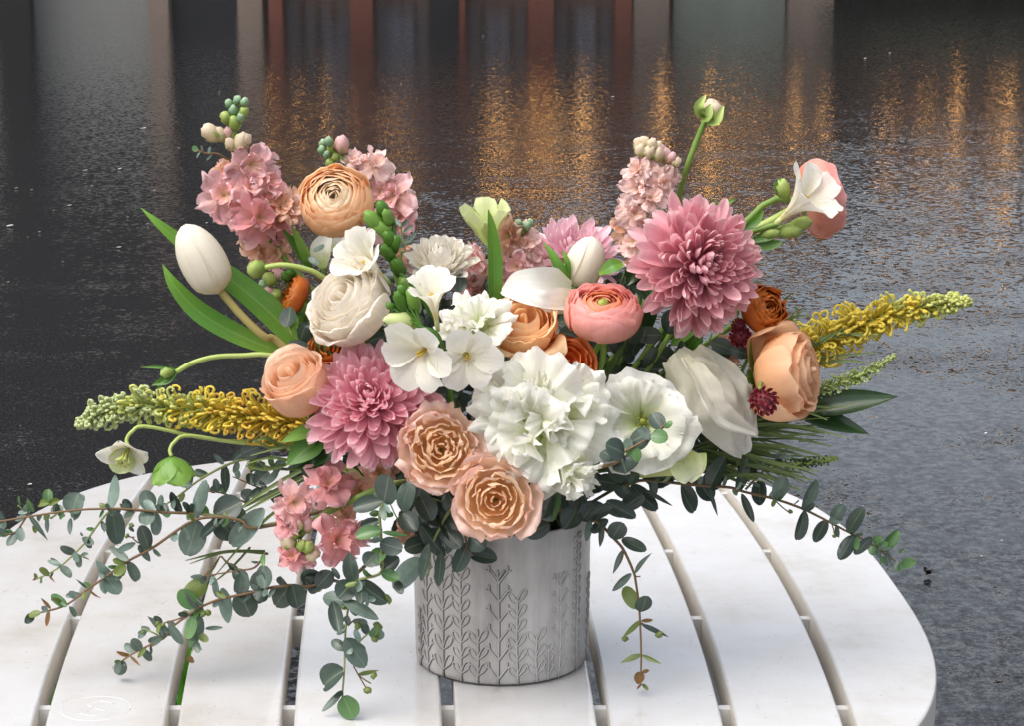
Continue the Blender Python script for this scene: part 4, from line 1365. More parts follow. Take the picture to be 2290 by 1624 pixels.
blade(root, Y_([(1092, 468, 0), (1099, 510, 0), (1105, 580, 0), (1106, 665, .0), (1110, 760, .02)], -0.01), [x * U for x in (2, 20, 32, 30, 20)], M_tulipleaf, nhint=(0.35, -1, 0.1), fold=0.4, nu=6, n=18)

# freesias
root = plant("freesia", "white freesia stem with green buds and three open blossoms at the centre", "freesia", P(990, 770, -0.10), "white freesias")
tube_part(root, [P(920, 699, -.115), P(943, 731, -.12), P(973, 742, -.125), P(990, 775, -.12), P(1000, 830, -.09), Vector(root.location)], 4.5 * U, M_leaf)
for x, y, r, ax, mt, st in ((873, 684, 8, (-.8, -.3, .3), M_leaf, 1.3), (897, 676, 14, (-.3, -.3, .9), M_leaf, 1.9), (925, 672, 15, (-.25, -.3, .9), M_leafb, 2.0), (900, 652, 10, (-.4, -.3, .9), M_leaf, 1.6), (900, 718, 20, (-.95, -.3, .1), M_yelgreen, 1.8)):
    bud(root, P(x, y, -.115), ax, r * U, mt, st, seed=x)
    tube_part(root, [P(x, y, -.115), P((x + 940) / 2, (y + 725) / 2 + 4, -.118), P(943, 731, -.12)], 2.6 * U, M_leaf, "pedicel", 6, 5)
freesia_blossom(root, P(978, 728, -.115), (-0.12, -0.42, 0.9), 60 * U, 112 * U, 2)
freesia_blossom(root, P(962, 772, -.115), (-0.46, -0.84, -0.24), 82 * U, 66 * U, 4, open_=True)
freesia_blossom(root, P(1040, 788, -.115), (0.16, -0.95, -0.08), 68 * U, 58 * U, 9, open_=True)
droplets(root, [o for b in root.children for o in b.children], 60, 0.0008, 5)

root = plant("freesia", "white freesia above the cream rose with a chain of green buds arching over it", "freesia", P(880, 640, -0.04), "white freesias")
sp = [P(853, 462, -.03), P(876, 482, -.035), P(882, 520, -.04), P(876, 565, -.04), P(876, 592, -.04), P(905, 620, -.045), P(950, 680, -.04)]
tube_part(root, sp + [P(1000, 800, -.02), Vector(root.location)], 5 * U, M_leaf)
for x, y, r, ax, mt in ((856, 468, 13, (-.5, -.3, .9), M_leaf), (866, 484, 13, (-.4, -.3, .9), M_leafb), (838, 494, 17, (-.7, -.4, .7), M_leafb), (856, 512, 15, (-.7, -.4, .6), M_leafb), (872, 534, 15, (-.5, -.4, .7), M_leaf), (868, 565, 15, (-.4, -.5, .8), M_leaf), (884, 545, 13, (.2, -.4, .8), M_leaf), (890, 598, 15, (-.3, -.5, .8), M_leaf), (908, 640, 15, (-.3, -.5, .8), M_leafb)):
    bud(root, P(x, y, -.042), ax, r * U, mt, 1.7, seed=x)
freesia_blossom(root, P(866, 628, -.045), (-0.50, -0.58, 0.60), 72 * U, 122 * U, 12)
droplets(root, [o for b in root.children for o in b.children], 30, 0.0008, 6)

root = plant("freesia", "white freesia trumpet at the far upper right in front of the coral ranunculus", "freesia", P(1700, 520, -0.02), "white freesias")
freesia_blossom(root, P(1738, 498, -0.03), (0.56, -0.42, 0.62), 84 * U, 128 * U, 15)
tube_part(root, [P(1740, 500, -.03), P(1705, 510, -.03), P(1660, 528, -.03), P(1590, 600, -.02), Vector(root.location)], 6 * U, M_stem)
tube_part(root, [P(1790, 458, -.012), P(1735, 488, -.018), P(1690, 512, -.02), P(1640, 545, -.02)], 9 * U, M_stempale)
for x, y, r, ax in ((1752, 425, 15, (-.25, -.3, .9)), (1765, 516, 17, (.9, -.3, .1)), (1720, 522, 13, (.9, -.3, .2)), (1790, 500, 15, (.8, -.3, .3))):
    bud(root, P(x, y, -.028), ax, r * U, M_budgreen, 1.7, seed=x)
for pts, w in (([(1662, 512), (1690, 494), (1708, 470)], 20), ([(1675, 540), (1715, 528), (1752, 520)], 22), ([(1680, 545), (1720, 548), (1750, 540)], 24), ([(1744, 440), (1736, 415), (1748, 395)], 12)):
    blade(root, [P(x, y, -.03) for x, y in pts], [w * U * k for k in (.4, 1, .1)], M_leaf, n=8)
droplets(root, [o for b in root.children for o in b.children], 20, 0.0008, 7)

root = plant("freesia", "single white petal showing behind the bent green stem at the left", "freesia", P(722, 590, 0.02))
blade(root, Y_([(722, 598, 0), (718, 560, -.004), (735, 525, 0)], 0.02), [x * U for x in (14, 46, 20)], M_white, cup=.2, name="petal")
blade(root, Y_([(730, 560, .004), (752, 545, 0), (768, 525, 0)], 0.02), [x * U for x in (10, 26, 8)], M_white, cup=.2, name="petal")
tube_part(root, [P(722, 598, .02), P(735, 640, .02), P(800, 760, .0), Vector(root.location)], 4 * U, M_stem)

# stock spikes
stock("tallest pink stock spike at the upper left with green bud tip", [(525, 236), (522, 300), (530, 380), (560, 460), (600, 530), (690, 640)], 0.02,
      [(566, 368, 50, -.004, M_stock), (612, 398, 44, 0.0, M_stock), (505, 378, 40, 0.002, M_stockp), (500, 432, 60, -.012, M_stock), (565, 426, 52, -.014, M_stock), (628, 452, 44, -.004, M_stockp), (578, 490, 66, -.02, M_stockd),
       (658, 466, 40, .0, M_stockl), (535, 480, 44, -.008, M_stock), (615, 502, 44, -.006, M_stockd), (572, 560, 44, 0.0, M_stockp), (612, 560, 36, .006, M_stockp), (595, 400, 34, .012, M_stock), (540, 416, 36, .01, M_stock)],
      [(513, 232, 9, M_budmint), (530, 224, 9, M_budmint), (547, 228, 9, M_budmint), (522, 246, 10, M_budmint), (545, 250, 11, M_budgreen), (506, 263, 12, M_budgreen), (524, 274, 14, M_budgreen), (538, 262, 9, M_budmint),
       (472, 297, 18, M_budcream), (492, 300, 14, M_budcream), (511, 296, 12, M_budpink), (540, 318, 18, M_budcream), (550, 312, 12, M_budcream), (515, 322, 12, M_budcream)], seed=3, stem_r=7,
      leaves=[(700, 610, 628, 508, 30, M_leaf), (694, 600, 650, 500, 24, M_leafb)])
stock("short pink stock spike behind the apricot ranunculus", [(728, 325), (755, 345), (790, 375), (840, 440), (870, 500), (880, 600)], 0.045,
      [(838, 362, 44, 0, M_stockl), (812, 372, 34, 0, M_stock), (880, 440, 50, -.004, M_stock), (905, 450, 36, 0, M_stockl), (852, 435, 34, 0.004, M_stock), (885, 480, 38, 0, M_stock), (868, 505, 34, 0, M_stockl), (790, 360, 24, .004, M_stockl)],
      [(722, 322, 9, M_budmint), (735, 316, 9, M_budmint), (720, 334, 9, M_budmint), (738, 332, 9, M_budgreen), (730, 345, 8, M_budmint), (764, 323, 16, M_budpink), (748, 352, 9, M_budgreen), (738, 365, 10, M_budgreen)], seed=5, stem_r=5)
stock("pink stock spike in the middle behind the upright blade", [(1175, 500), (1160, 540), (1140, 590), (1110, 660), (1110, 720)], 0.045,
      [(1142, 520, 40, 0, M_stockp), (1170, 548, 36, -.004, M_stockl), (1160, 592, 40, -.008, M_stock), (1140, 628, 36, -.004, M_stockl), (1180, 520, 28, .004, M_stockl), (1135, 565, 34, 0, M_stockp), (1190, 570, 30, .004, M_stockl)],
      [(1160, 500, 9, M_budmint), (1178, 506, 9, M_budmint), (1168, 515, 8, M_budgreen), (1186, 498, 8, M_budmint)], seed=8)
stock("low pink stock florets right of the white strawflower", [(1060, 560), (1062, 600), (1060, 650), (1065, 720)], 0.03,
      [(1060, 582, 34, 0, M_stock), (1078, 612, 34, -.004, M_stockl), (1048, 640, 32, 0, M_stockd), (1085, 645, 30, .0, M_stockp), (905, 585, 30, .0, M_stockl), (898, 568, 24, 0, M_stockp)], [], seed=9, stem_r=4)
stock("pale pink stock spike at the upper right with creamy bud tip", [(1448, 322), (1455, 370), (1445, 430), (1420, 500), (1415, 580), (1430, 680)], 0.0,
      [(1490, 368, 28, 0, M_stockl), (1462, 372, 28, -.006, M_stockl), (1430, 380, 30, -.003, M_stockl), (1508, 388, 26, .0, M_stockl), (1455, 405, 34, -.01, M_stockl), (1490, 408, 34, -.006, M_stockl), (1425, 425, 38, -.006, M_stockl), (1455, 440, 42, -.012, M_stockl),
       (1405, 462, 34, -.002, M_stockl), (1425, 480, 38, -.008, M_stockl), (1400, 505, 32, 0, M_stockp), (1418, 535, 34, -.004, M_stockl), (1440, 515, 34, -.004, M_stockp), (1425, 570, 30, 0, M_stockp)],
      [(1428, 322, 12, M_budcream), (1442, 318, 12, M_budcream), (1458, 323, 12, M_budcream), (1470, 328, 11, M_budcream), (1432, 336, 12, M_budcream), (1452, 340, 13, M_budcream), (1472, 345, 13, M_budcream), (1490, 345, 12, M_budpink), (1500, 352, 11, M_budpink), (1512, 362, 10, M_budcream), (1478, 335, 11, M_budpink), (1480, 385, 11, M_budcream)], seed=12)
stock("pink stock spike drooping at the lower left over the white table", [(670, 1200), (690, 1178), (735, 1145), (785, 1121), (860, 1090)], -0.075,
      [(652, 1132, 50, -.006, M_stock), (636, 1160, 38, -.002, M_stockd), (752, 1212, 62, -.012, M_stockd), (790, 1195, 40, 0, M_stock), (655, 1250, 36, -.004, M_stockd), (683, 1245, 26, 0, M_stock), (742, 1085, 52, .006, M_stockd), (765, 1105, 36, .01, M_stockd), (805, 1095, 46, .016, M_stockp), (845, 1060, 42, .016, M_stockp), (905, 1190, 34, -.01, M_stockp), (775, 1160, 30, .006, M_stockp)],
      [(668, 1175, 11, M_budcream), (690, 1176, 15, M_budpink), (645, 1211, 18, M_budcream), (674, 1222, 12, M_budgreen), (698, 1242, 14, M_budcream), (688, 1225, 13, M_budgreen), (660, 1198, 10, M_budgreen)], seed=15, stem_r=8)
stock("pale pink stock florets tucked behind the side lying peach rose", [(1700, 740), (1680, 780), (1660, 830), (1620, 900)], 0.0,
      [(1695, 752, 30, 0, M_stockl), (1715, 748, 24, .004, M_stockl), (1635, 785, 36, -.01, M_stockp), (1625, 800, 26, -.008, M_stockp), (1675, 772, 26, 0, M_stockl)], [], seed=17, stem_r=4)

# grevilleas
grevillea("yellow green grevillea spike sticking out at the left above the table", [(176, 952), (230, 925), (310, 908), (420, 918), (530, 928), (640, 945), (700, 960)], -0.015, (6, 30, 38, 44, 50, 54, 44), 300, 3)
grevillea("yellow grevillea spike sticking out at the right beside the peach rose", [(2166, 674), (2110, 680), (2030, 692), (1940, 718), (1860, 752), (1790, 790), (1740, 820)], 0.01, (7, 22, 33, 40, 50, 54, 30), 300, 6, straight=0.55, cols=(M_gmid, M_gyel, M_gyel, M_gyel))
grevillea("thin unopened green grevillea spike under the right yellow one", [(2000, 795), (1960, 822), (1900, 850), (1850, 868), (1800, 885)], -0.01, (5, 14, 20, 22, 20), 110, 9, cols=(M_gpale, M_budgreen, M_gpale, M_budgreen), thick=2.2)
grevillea("small dark green grevillea tip low among the needle leaves at the right", [(1872, 1026), (1835, 1032), (1790, 1040), (1750, 1040)], 0.0, (4, 12, 14, 12), 60, 12, cols=(M_budgreen, M_stemd, M_stemd, M_stemd), thick=2.0)

# needle foliage of the grevilleas
def needles(label, items, seed, group="needle leaved foliage"):
    root = plant("needle_foliage", label, "foliage", items[0][0], group)
    for pts in items:
        w = pts[1]
        blade(root, [pts[0], (pts[0] + pts[2]) / 2 + Vector((0, 0, R.uniform(-.004, .008))), pts[2]], [w * U, w * U, w * U * .3], M_needle, fold=0.5, nu=2, n=8)
    return root
it = []
rn = random.Random(4)
for x0, y0, x1, y1, w in ((1738, 979, 1911, 906, 7), (1686, 959, 1890, 979, 8), (1677, 973, 1861, 1000, 8), (1686, 1002, 1861, 1029, 8), (1677, 1011, 1832, 1055, 9), (1686, 1043, 1817, 1075, 9), (1665, 1070, 1791, 1099, 9), (1790, 900, 1856, 912, 7), (1700, 920, 1850, 940, 9)):
    it.append((P(x0 - 40, y0 - 5, -.02), w, P(x1, y1, -.03)))
for k in range(64):
    y = rn.uniform(915, 1100)
    x1 = rn.uniform(1690, 1860) - max(0, y - 1030) * 0.8
    it.append((P(rn.uniform(1560, 1640), y * .5 + 480 + rn.uniform(-20, 20), .0), rn.uniform(4, 7.5), P(x1, y + rn.uniform(-8, 8), rn.uniform(-.03, .03))))
needles("long dark needle leaves fanning out below the peach rose at the right", it, 1)
it = [(P(a, b, 0.0), 6, P(c, d, -.005)) for a, b, c, d in ((1724, 740, 1791, 681), (1722, 746, 1800, 690), (1722, 752, 1811, 705), (1716, 760, 1790, 716), (1720, 766, 1806, 730), (1740, 705, 1771, 655), (1700, 770, 1790, 740), (1814, 763, 1966, 748), (1812, 770, 1930, 752), (1820, 800, 1960, 788), (1815, 815, 1950, 812), (1810, 780, 1890, 730))]
needles("needle leaves in front of the right yellow grevillea spike", it, 2)
it = [(P(a, b, -.02), w, P(c, d, -.03)) for a, b, c, d, w in ((640, 1040, 548, 1043, 7), (660, 1034, 552, 1038, 6), (636, 1011, 563, 991, 8), (640, 1003, 568, 984, 7), (641, 967, 604, 938, 7), (593, 1235, 415, 1255, 7), (600, 1240, 425, 1262, 6), (720, 1030, 520, 1150, 9), (730, 1040, 493, 1159, 10), (715, 1055, 540, 1150, 10), (740, 1020, 560, 1020, 7), (690, 1090, 480, 1290, 7), (560, 1225, 470, 1310, 5), (492, 1245, 460, 1290, 4), (495, 1245, 530, 1270, 4))]
needles("olive needle leaves and stalks at the lower left behind the eucalyptus", it, 3)
it = [(P(a, b, -.015), 6, P(c, d, -.02)) for a, b, c, d in ((712, 800, 692, 706), (722, 800, 700, 712), (730, 802, 708, 720), (742, 806, 716, 736))]
needles("pale striped needle leaves in the gap left of the cream rose", it, 4)

# hellebores
root = plant("hellebore", "nodding white hellebore with yellow green stamens at the far left", "hellebore", P(290, 1000, -0.04), "hellebores")
c0 = P(288, 1002, -0.04)
fr = frame((-0.16, -0.80, -0.52))
for k, (ang, ll) in enumerate(((20, 58), (92, 46), (168, 56), (235, 52), (305, 52))):
    a = math.radians(ang)
    rad = fr[0] * math.cos(a) + fr[1] * math.sin(a)
    strap(c0, rad * .82 + fr[2] * .57, fr[2] * .82 - rad * .57, ll * 1.25 * U, 66 * U, bend=-0.2, cup=0.35, shape=OVAL, nu=6, nv=8, seed=k, ruf=.12).build("petal", M_whitec if k != 3 else M_yelgreen, root)
mb = MB()
for k in range(26):
    a = k * 2.4
    d = (fr[0] * math.cos(a) + fr[1] * math.sin(a)) * (0.1 + 0.25 * (k / 26)) + fr[2]
    mb.tube([c0, c0 + d * 28 * U, c0 + d * 46 * U], [1.4 * U, 1.4 * U, 3.2 * U], 5)
mb.build("stamens", M_gmid, root)
tube_part(root, [c0, P(283, 985, -.036), P(296, 966, -.034), P(330, 955, -.03), P(480, 985, -.015), P(700, 1010, -.01), Vector(root.location)], 4.2 * U, M_stempale, n=26)
root = plant("hellebore", "green hellebore seen from behind next to the white one", "hellebore", P(380, 1018, -0.04), "hellebores")
c0 = P(384, 1022, -0.045)
fr = frame((0.02, 0.1, -0.95))
for k, (ang, ll) in enumerate(((30, 66), (100, 58), (175, 66), (245, 74), (310, 74))):
    a = math.radians(ang)
    rad = fr[0] * math.cos(a) + fr[1] * math.sin(a)
    strap(c0, rad * .93 + fr[2] * .36, fr[2], ll * U, 74 * U, bend=0.75, cup=0.3, shape=ROUND, nu=6, nv=8, seed=k, ruf=.12).build("petal", M_leafb, root)
tube_part(root, [c0, P(380, 1008, -.042), P(390, 990, -.038), P(420, 975, -.03), P(520, 990, -.02), P(700, 1020, -.01), Vector(root.location)], 4.2 * U, M_stempale, n=24)

# bent bud stems and other singles
root = plant("ranunculus_bud", "bent pale green stem with a closed round bud left of the cream rose", "flower bud", P(725, 622, -0.02), "green buds on bare stems")
tube_part(root, [P(590, 598, -.02), P(630, 592, -.022), P(680, 600, -.02), P(724, 622, -.015), P(800, 700, 0.0), Vector(root.location)], 6 * U, M_stempale, n=22)
bud(root, P(574, 600, -.02), (-1, -.2, -.1), 20 * U, M_budgreen, 1.0)
root = plant("ranunculus_bud", "tall upright stem with an opening orange tinted bud at the upper right", "flower bud", P(1500, 560, 0.0), "green buds on bare stems")
tube_part(root, [P(1582, 260, .0), P(1560, 310, 0), P(1538, 370, .0), P(1520, 430, .01), P(1490, 560, .02), Vector(root.location)], 6.5 * U, M_stem, n=22)
bud(root, P(1592, 246, .0), (.3, -.3, .8), 23 * U, M_budcream, 1.0)
for a, b, c, w in (((1572, 262), (1562, 240), (1578, 212), 22), ((1580, 266), (1600, 270), (1618, 236), 24), ((1575, 262), (1580, 256), (1590, 232), 26)):
    blade(root, [P(*a, -.008), P(*b, -.012), P(*c, -.006)], [w * U * k for k in (.6, 1, .15)], M_budgreen, n=9, cup=.3, name="sepal")
root = plant("ranunculus_bud", "bare pale green stem curving left with a leafy tip above the left yellow spike", "flower bud", P(612, 795, -0.03), "green buds on bare stems")
tube_part(root, [P(395, 832, -.03), P(430, 812, -.03), P(480, 798, -.03), P(540, 795, -.03), P(614, 796, -.03), P(760, 840, -.01), Vector(root.location)], 5.5 * U, M_stempale, n=24)
bud(root, P(374, 834, -.03), (-1, -.1, -.2), 12 * U, M_budgreen, 1.3)
for pts, w in (([(400, 828), (355, 822), (314, 822)], 7), ([(392, 832), (372, 850), (340, 862)], 22), ([(385, 838), (366, 850), (352, 872)], 18)):
    blade(root, [P(x, y, -.03) for x, y in pts], [w * U * k for k in (.6, 1, .1)], M_leaf, n=8)
root = plant("bud_cluster", "small green and pink buds on a sprig behind the bent stem at the left", "flower bud", P(640, 680, 0.02))
for x, y, r, mt in ((606, 624, 16, M_budgreen), (600, 656, 17, M_budpink), (618, 660, 14, M_budgreen), (590, 636, 10, M_budmint), (626, 612, 12, M_budpink), (640, 618, 12, M_leaf), (650, 610, 10, M_leaf), (570, 650, 9, M_budmint)):
    bud(root, P(x, y, .015), (-.6, -.3, .4), r * U, mt, 1.2, seed=x)
    tube_part(root, [P(x, y, .015), P((x + 660) / 2, (y + 690) / 2, .018), P(665, 700, .02)], 2 * U, M_stem, "pedicel", 6, 5)
for k in range(7):
    a = k * 0.9
    strap(P(664, 700, 0.0), (math.cos(a), -0.3, math.sin(a) * .8 + .2), (0, -1, .3), 36 * U, 24 * U, bend=-1.4, ruf=.5, seed=k, shape=WEDGE).build("leaf", M_leafb if k % 2 else M_leaf, root)
tube_part(root, [P(660, 690, .015), P(720, 780, .0), Vector(root.location)], 4 * U, M_stemd)
def globe(label, x, y, r, Y0, dirn):
    c = P(x, y, Y0)
    root = plant("globe_flower", label, "globe amaranth", c, "dark red globe flowers")
    fr = frame(dirn)
    for i in range(60):
        z = 1 - 2 * (i + .5) / 60
        az = i * 2.39996
        rad = fr[0] * math.cos(az) + fr[1] * math.sin(az)
        nrm = rad * math.sqrt(1 - z * z) + fr[2] * z
        d = (fr[2] - nrm * fr[2].dot(nrm)).normalized()
        strap(c + nrm * r * U * .72, d * .75 + nrm * .66, nrm, r * U * .5, r * U * .42, bend=0.5, cup=.6, shape=ROUND, nu=3, nv=4, seed=i).build("bract", M_red, root)
    mb = MB()
    mb.blob(c, r * U * .78, fr[2], 1, 10, 8)
    mb.build("core", M_red, root)
    cs = c - fr[2] * r * U * .7
    stem(root, cs, fr[2], M_stem, .0014, [P(x - 10, y - 30, Y0 + .012), P(x - 40, y - 44, min(0.0, Y0 + .09))])
    return root
globe("dark red globe flower hanging in front of the peach rose", 1708, 898, 28, -0.115, (0.3, -.6, -.6))
globe("dark red globe flower right under the large chrysanthemum", 1655, 752, 22, -0.03, (0.3, -.6, .3))
globe("small dark red globe flower touching the rust orange ranunculus", 1652, 728, 15, -0.03, (0.1, -.6, .6))

# broad leaves
def leafy(label, items, Y0, mat, cat="leaf", name="broad_leaf", group=None, shape=LANCE):
    b = P(items[0][0], items[0][1], Y0)
    root = plant(name, label, cat, b, group)
    for i, (x0, y0, x1, y1, w, *m) in enumerate(items):
        leaf(root, P(x0, y0, Y0), P(x1, y1, Y0 - .01), w * U, m[0] if m else mat, seed=i + x0, shape=shape, nu=6, nv=10, cup=.3)
        f = Vector(root.location)
        tube_part(root, [P(x0, y0, Y0), (P(x0, y0, Y0) + f) / 2 + Vector((0, 0, .012)), f], 3 * U, M_stemd, "stem", 10, 5)
    return root
leafy("two glossy dark pointed leaves at the right under the thin green spike", [(1800, 915, 2008, 888, 62), (1790, 930, 1944, 972, 56), (1640, 940, 1800, 930, 60)], -0.01, M_leafd)
leafy("bright green leaf above dark ones at the left below the chrysanthemum", [(716, 958, 626, 992, 38, M_leafb), (724, 975, 640, 1042, 66, M_leaf), (770, 970, 690, 1050, 60, M_leafd), (740, 1010, 650, 1050, 50, M_leafd)], -0.055, M_leaf)
leafy("small toothed green leaves right of the large chrysanthemum top", [(1560, 500, 1645, 444, 36, M_leaf), (1575, 500, 1600, 446, 26, M_leafb), (1570, 505, 1640, 462, 20, M_leafb)], 0.01, M_leaf)
leafy("dark leaves between the coral ranunculus and the large chrysanthemum", [(1400, 600, 1472, 690, 44, M_leafd), (1430, 590, 1400, 640, 36, M_leafd), (1420, 760, 1475, 660, 40, M_leafd), (1480, 760, 1520, 700, 40, M_leaf), (1520, 800, 1580, 730, 46, M_leaf), (1500, 770, 1560, 740, 30, M_leafb), (1360, 800, 1330, 860, 46, M_leaf), (1330, 770, 1320, 850, 50, M_leafd), (1590, 790, 1650, 770, 36, M_leaf)], 0.0, M_leafd)

# ------------------------------------------------------------------ eucalyptus
def eucalyptus(label, stems, leaves, Y0, dY=0.0, twigs=(), jit=0.008, seed=1, berries=(), small=0):
    """leaves: (base x, base y, tip x, tip y, width, colour key); picture units of the 2290 px wide photograph"""
    rr = random.Random(seed)
    x0, y0 = stems[0][0]
    root = plant("eucalyptus_branch", label, "eucalyptus", P(x0, y0, Y0), "eucalyptus branches")
    f = Vector(root.location)
    for s in stems:
        main = s is stems[0]
        pts = [P(x, y, Y0 + dY * k / len(s)) for k, (x, y) in enumerate(s)]
        if main:
            pts = [f, f + Vector((0, 0, .03)) + (pts[0] - f) * .3] + pts
        n = max(8, len(pts) * 4)
        mb = MB()
        r0 = (4.2 if main else 2.8) * U
        mb.tube(smooth_path(pts, n), [r0 * (1 - .55 * k / (n - 1)) for k in range(n)], 6)
        mb.build("stem", M_twigg if rr.random() < .35 else M_twig, root)
    for a, b, c, d in twigs:
        tube_part(root, [P(a, b, Y0), P((a + c) / 2, (b + d) / 2 + 1, Y0 - .002), P(c, d, Y0 - .003)], 1.5 * U, M_twig, "twig", 5, 5)
    obs = []
    if small:
        for s in stems:
            for k in range(len(s) - 1):
                (xa, ya), (xb, yb) = s[k], s[k + 1]
                for _ in range(small):
                    q = rr.random()
                    x, y = xa + (xb - xa) * q, ya + (yb - ya) * q
                    ang = math.atan2(yb - ya, xb - xa) + rr.choice((-1, 1)) * rr.uniform(.5, 1.3)
                    L = rr.uniform(16, 34)
                    leaves = leaves + [(x, y, x + math.cos(ang) * L, y + math.sin(ang) * L, L * rr.uniform(.4, .85), rr.choice('ggpdpoy'))]
    for i, (a, b, c, d, w, *k) in enumerate(leaves):
        k = k[0] if k else 'g'
        Yb = Y0 + rr.uniform(-jit, jit)
        L = math.hypot(c - a, d - b)
        shp = ROUND if w / max(L, 1) > 0.42 else LANCE
        if w / max(L, 1) > 0.3 and shp is LANCE:
            shp = OVAL
        obs.append(leaf(root, P(a, b, Yb), P(c, d, Yb + rr.uniform(-.014, .010)), w * U * rr.uniform(0.90, 1.08), EU[k], seed=i * 3.3 + seed, shape=shp, curl=rr.uniform(-.25, .4), cup=rr.uniform(-.35, .6), nu=4, nv=10))
    for i, (x, y, r) in enumerate(berries):
        bud(root, P(x, y, Y0 - .004), (rr.uniform(-1, 1), -.4, rr.uniform(-1, 1)), r * U, EU['o'], 1.3, "seed_bud", i)
    droplets(root, obs, min(60, len(obs) * 4), 0.0006, seed)
    return root

eucalyptus("long eucalyptus branch reaching to the far left picture edge", [[(590, 1178), (540, 1165), (450, 1150), (365, 1147), (286, 1140), (199, 1140), (114, 1149), (9, 1166), (-8, 1170)], [(63, 1150), (35, 1191), (9, 1197)], [(63, 1150), (40, 1132)], [(114, 1160), (130, 1150)]],
  [(244, 1143, 258, 1063, 32, 'p'), (251, 1139, 264, 1219, 44, 'g'), (336, 1139, 321, 1098, 40, 'g'), (355, 1143, 361, 1108, 18, 'g'), (350, 1147, 349, 1198, 30, 'p'), (336, 1144, 324, 1176, 30, 'g'), (432, 1159, 461, 1074, 36, 'p'), (441, 1165, 418, 1244, 58, 'g'), (440, 1165, 452, 1095, 18, 'd'),
   (479, 1153, 540, 1124, 66, 'd'), (482, 1159, 526, 1206, 55, 'd'), (517, 1220, 590, 1138, 56, 'p'), (108, 1130, 108, 1095, 24, 'y'), (110, 1128, 88, 1130, 22, 'o'), (110, 1128, 134, 1120, 20, 'o'), (114, 1140, 142, 1142, 26, 'g'), (74, 1146, 62, 1118, 16, 'y'),
   (160, 1150, 176, 1104, 54, 'g'), (150, 1120, 190, 1116, 30, 'g'), (158, 1160, 157, 1197, 14, 'g'), (63, 1150, 108, 1211, 12, 'g'), (65, 1150, 61, 1113, 8, 'g'), (109, 1163, 104, 1190, 24, 'p'), (20, 1192, 0, 1198, 16, 'y'), (8, 1172, -6, 1138, 14, 'g'), (30, 1190, 48, 1213, 8, 'g'), (76, 1176, 80, 1194, 12, 'o'), (500, 1160, 450, 1205, 30, 'd')], -0.05, -.02, seed=2, small=3)
eucalyptus("eucalyptus twig rising behind the green hellebore", [[(620, 1050), (575, 1028), (520, 1036), (450, 1072), (405, 1106), (340, 1150)], [(600, 1100), (572, 1089), (520, 1067)], [(560, 1130), (500, 1105), (460, 1100)]],
  [(479, 1016, 500, 1039, 14, 'p'), (502, 1040, 505, 1103, 26, 'd'), (432, 1066, 415, 1092, 24, 'd'), (383, 1101, 406, 1150, 26, 'd'), (560, 1060, 560, 1086, 24, 'd'), (600, 1055, 572, 1085, 40, 'd'), (622, 1052, 596, 1085, 16, 'p'), (545, 1120, 565, 1098, 30, 'd'), (540, 1015, 580, 1000, 40, 'd'), (520, 1032, 556, 1004, 26, 'g'), (640, 1130, 600, 1100, 30, 'd'), (470, 1100, 498, 1086, 20, 'd'), (640, 1030, 612, 1062, 30, 'g')], -0.01, seed=3, small=2)
eucalyptus("thin eucalyptus twig slanting down left across the leftmost table gap", [[(590, 1178), (540, 1165), (450, 1151), (365, 1147), (286, 1141), (246, 1144), (201, 1200), (187, 1219), (131, 1271), (82, 1296)], [(168, 1239), (199, 1252)]],
  [(185, 1203, 209, 1219, 20), (168, 1239, 135, 1223, 20), (136, 1267, 113, 1249, 10), (136, 1267, 159, 1293, 19), (110, 1289, 89, 1271, 16, 'o'), (110, 1288, 124, 1305, 6, 'b'), (82, 1296, 77, 1283, 9, 'o'), (82, 1296, 73, 1299, 7, 'b'), (90, 1292, 93, 1305, 6, 'o'), (186, 1200, 180, 1192, 6, 'g')], -0.055, seed=4, small=2)
eucalyptus("eucalyptus branch ending in bronze young leaves at the far lower left", [[(590, 1180), (540, 1166), (490, 1158), (429, 1167), (342, 1226), (288, 1255), (231, 1295), (199, 1317), (146, 1355), (91, 1371), (72, 1375)], [(288, 1258), (262, 1272)]],
  [(333, 1229, 315, 1176, 32, 'd'), (310, 1220, 336, 1257, 17), (262, 1234, 304, 1215, 18, 'p'), (288, 1255, 245, 1225, 18), (281, 1262, 252, 1253, 18, 'o'), (281, 1265, 256, 1287, 26, 'o'), (286, 1258, 308, 1301, 28), (254, 1296, 215, 1254, 24, 'p'), (234, 1289, 268, 1329, 42), (194, 1317, 169, 1296, 7), (200, 1320, 227, 1339, 8, 'b'), (190, 1325, 186, 1344, 11, 'o'), (149, 1358, 115, 1331, 24, 'y'), (155, 1358, 169, 1381, 14), (113, 1363, 91, 1338, 9, 'b'), (110, 1367, 104, 1402, 13, 'b'), (91, 1371, 63, 1378, 16, 'o'), (342, 1230, 360, 1245, 10), (300, 1190, 288, 1180, 8)], -0.06, seed=5, small=2, twigs=((310, 1216, 295, 1203), (300, 1203, 285, 1200)), berries=((294, 1176, 5), (284, 1200, 4)))
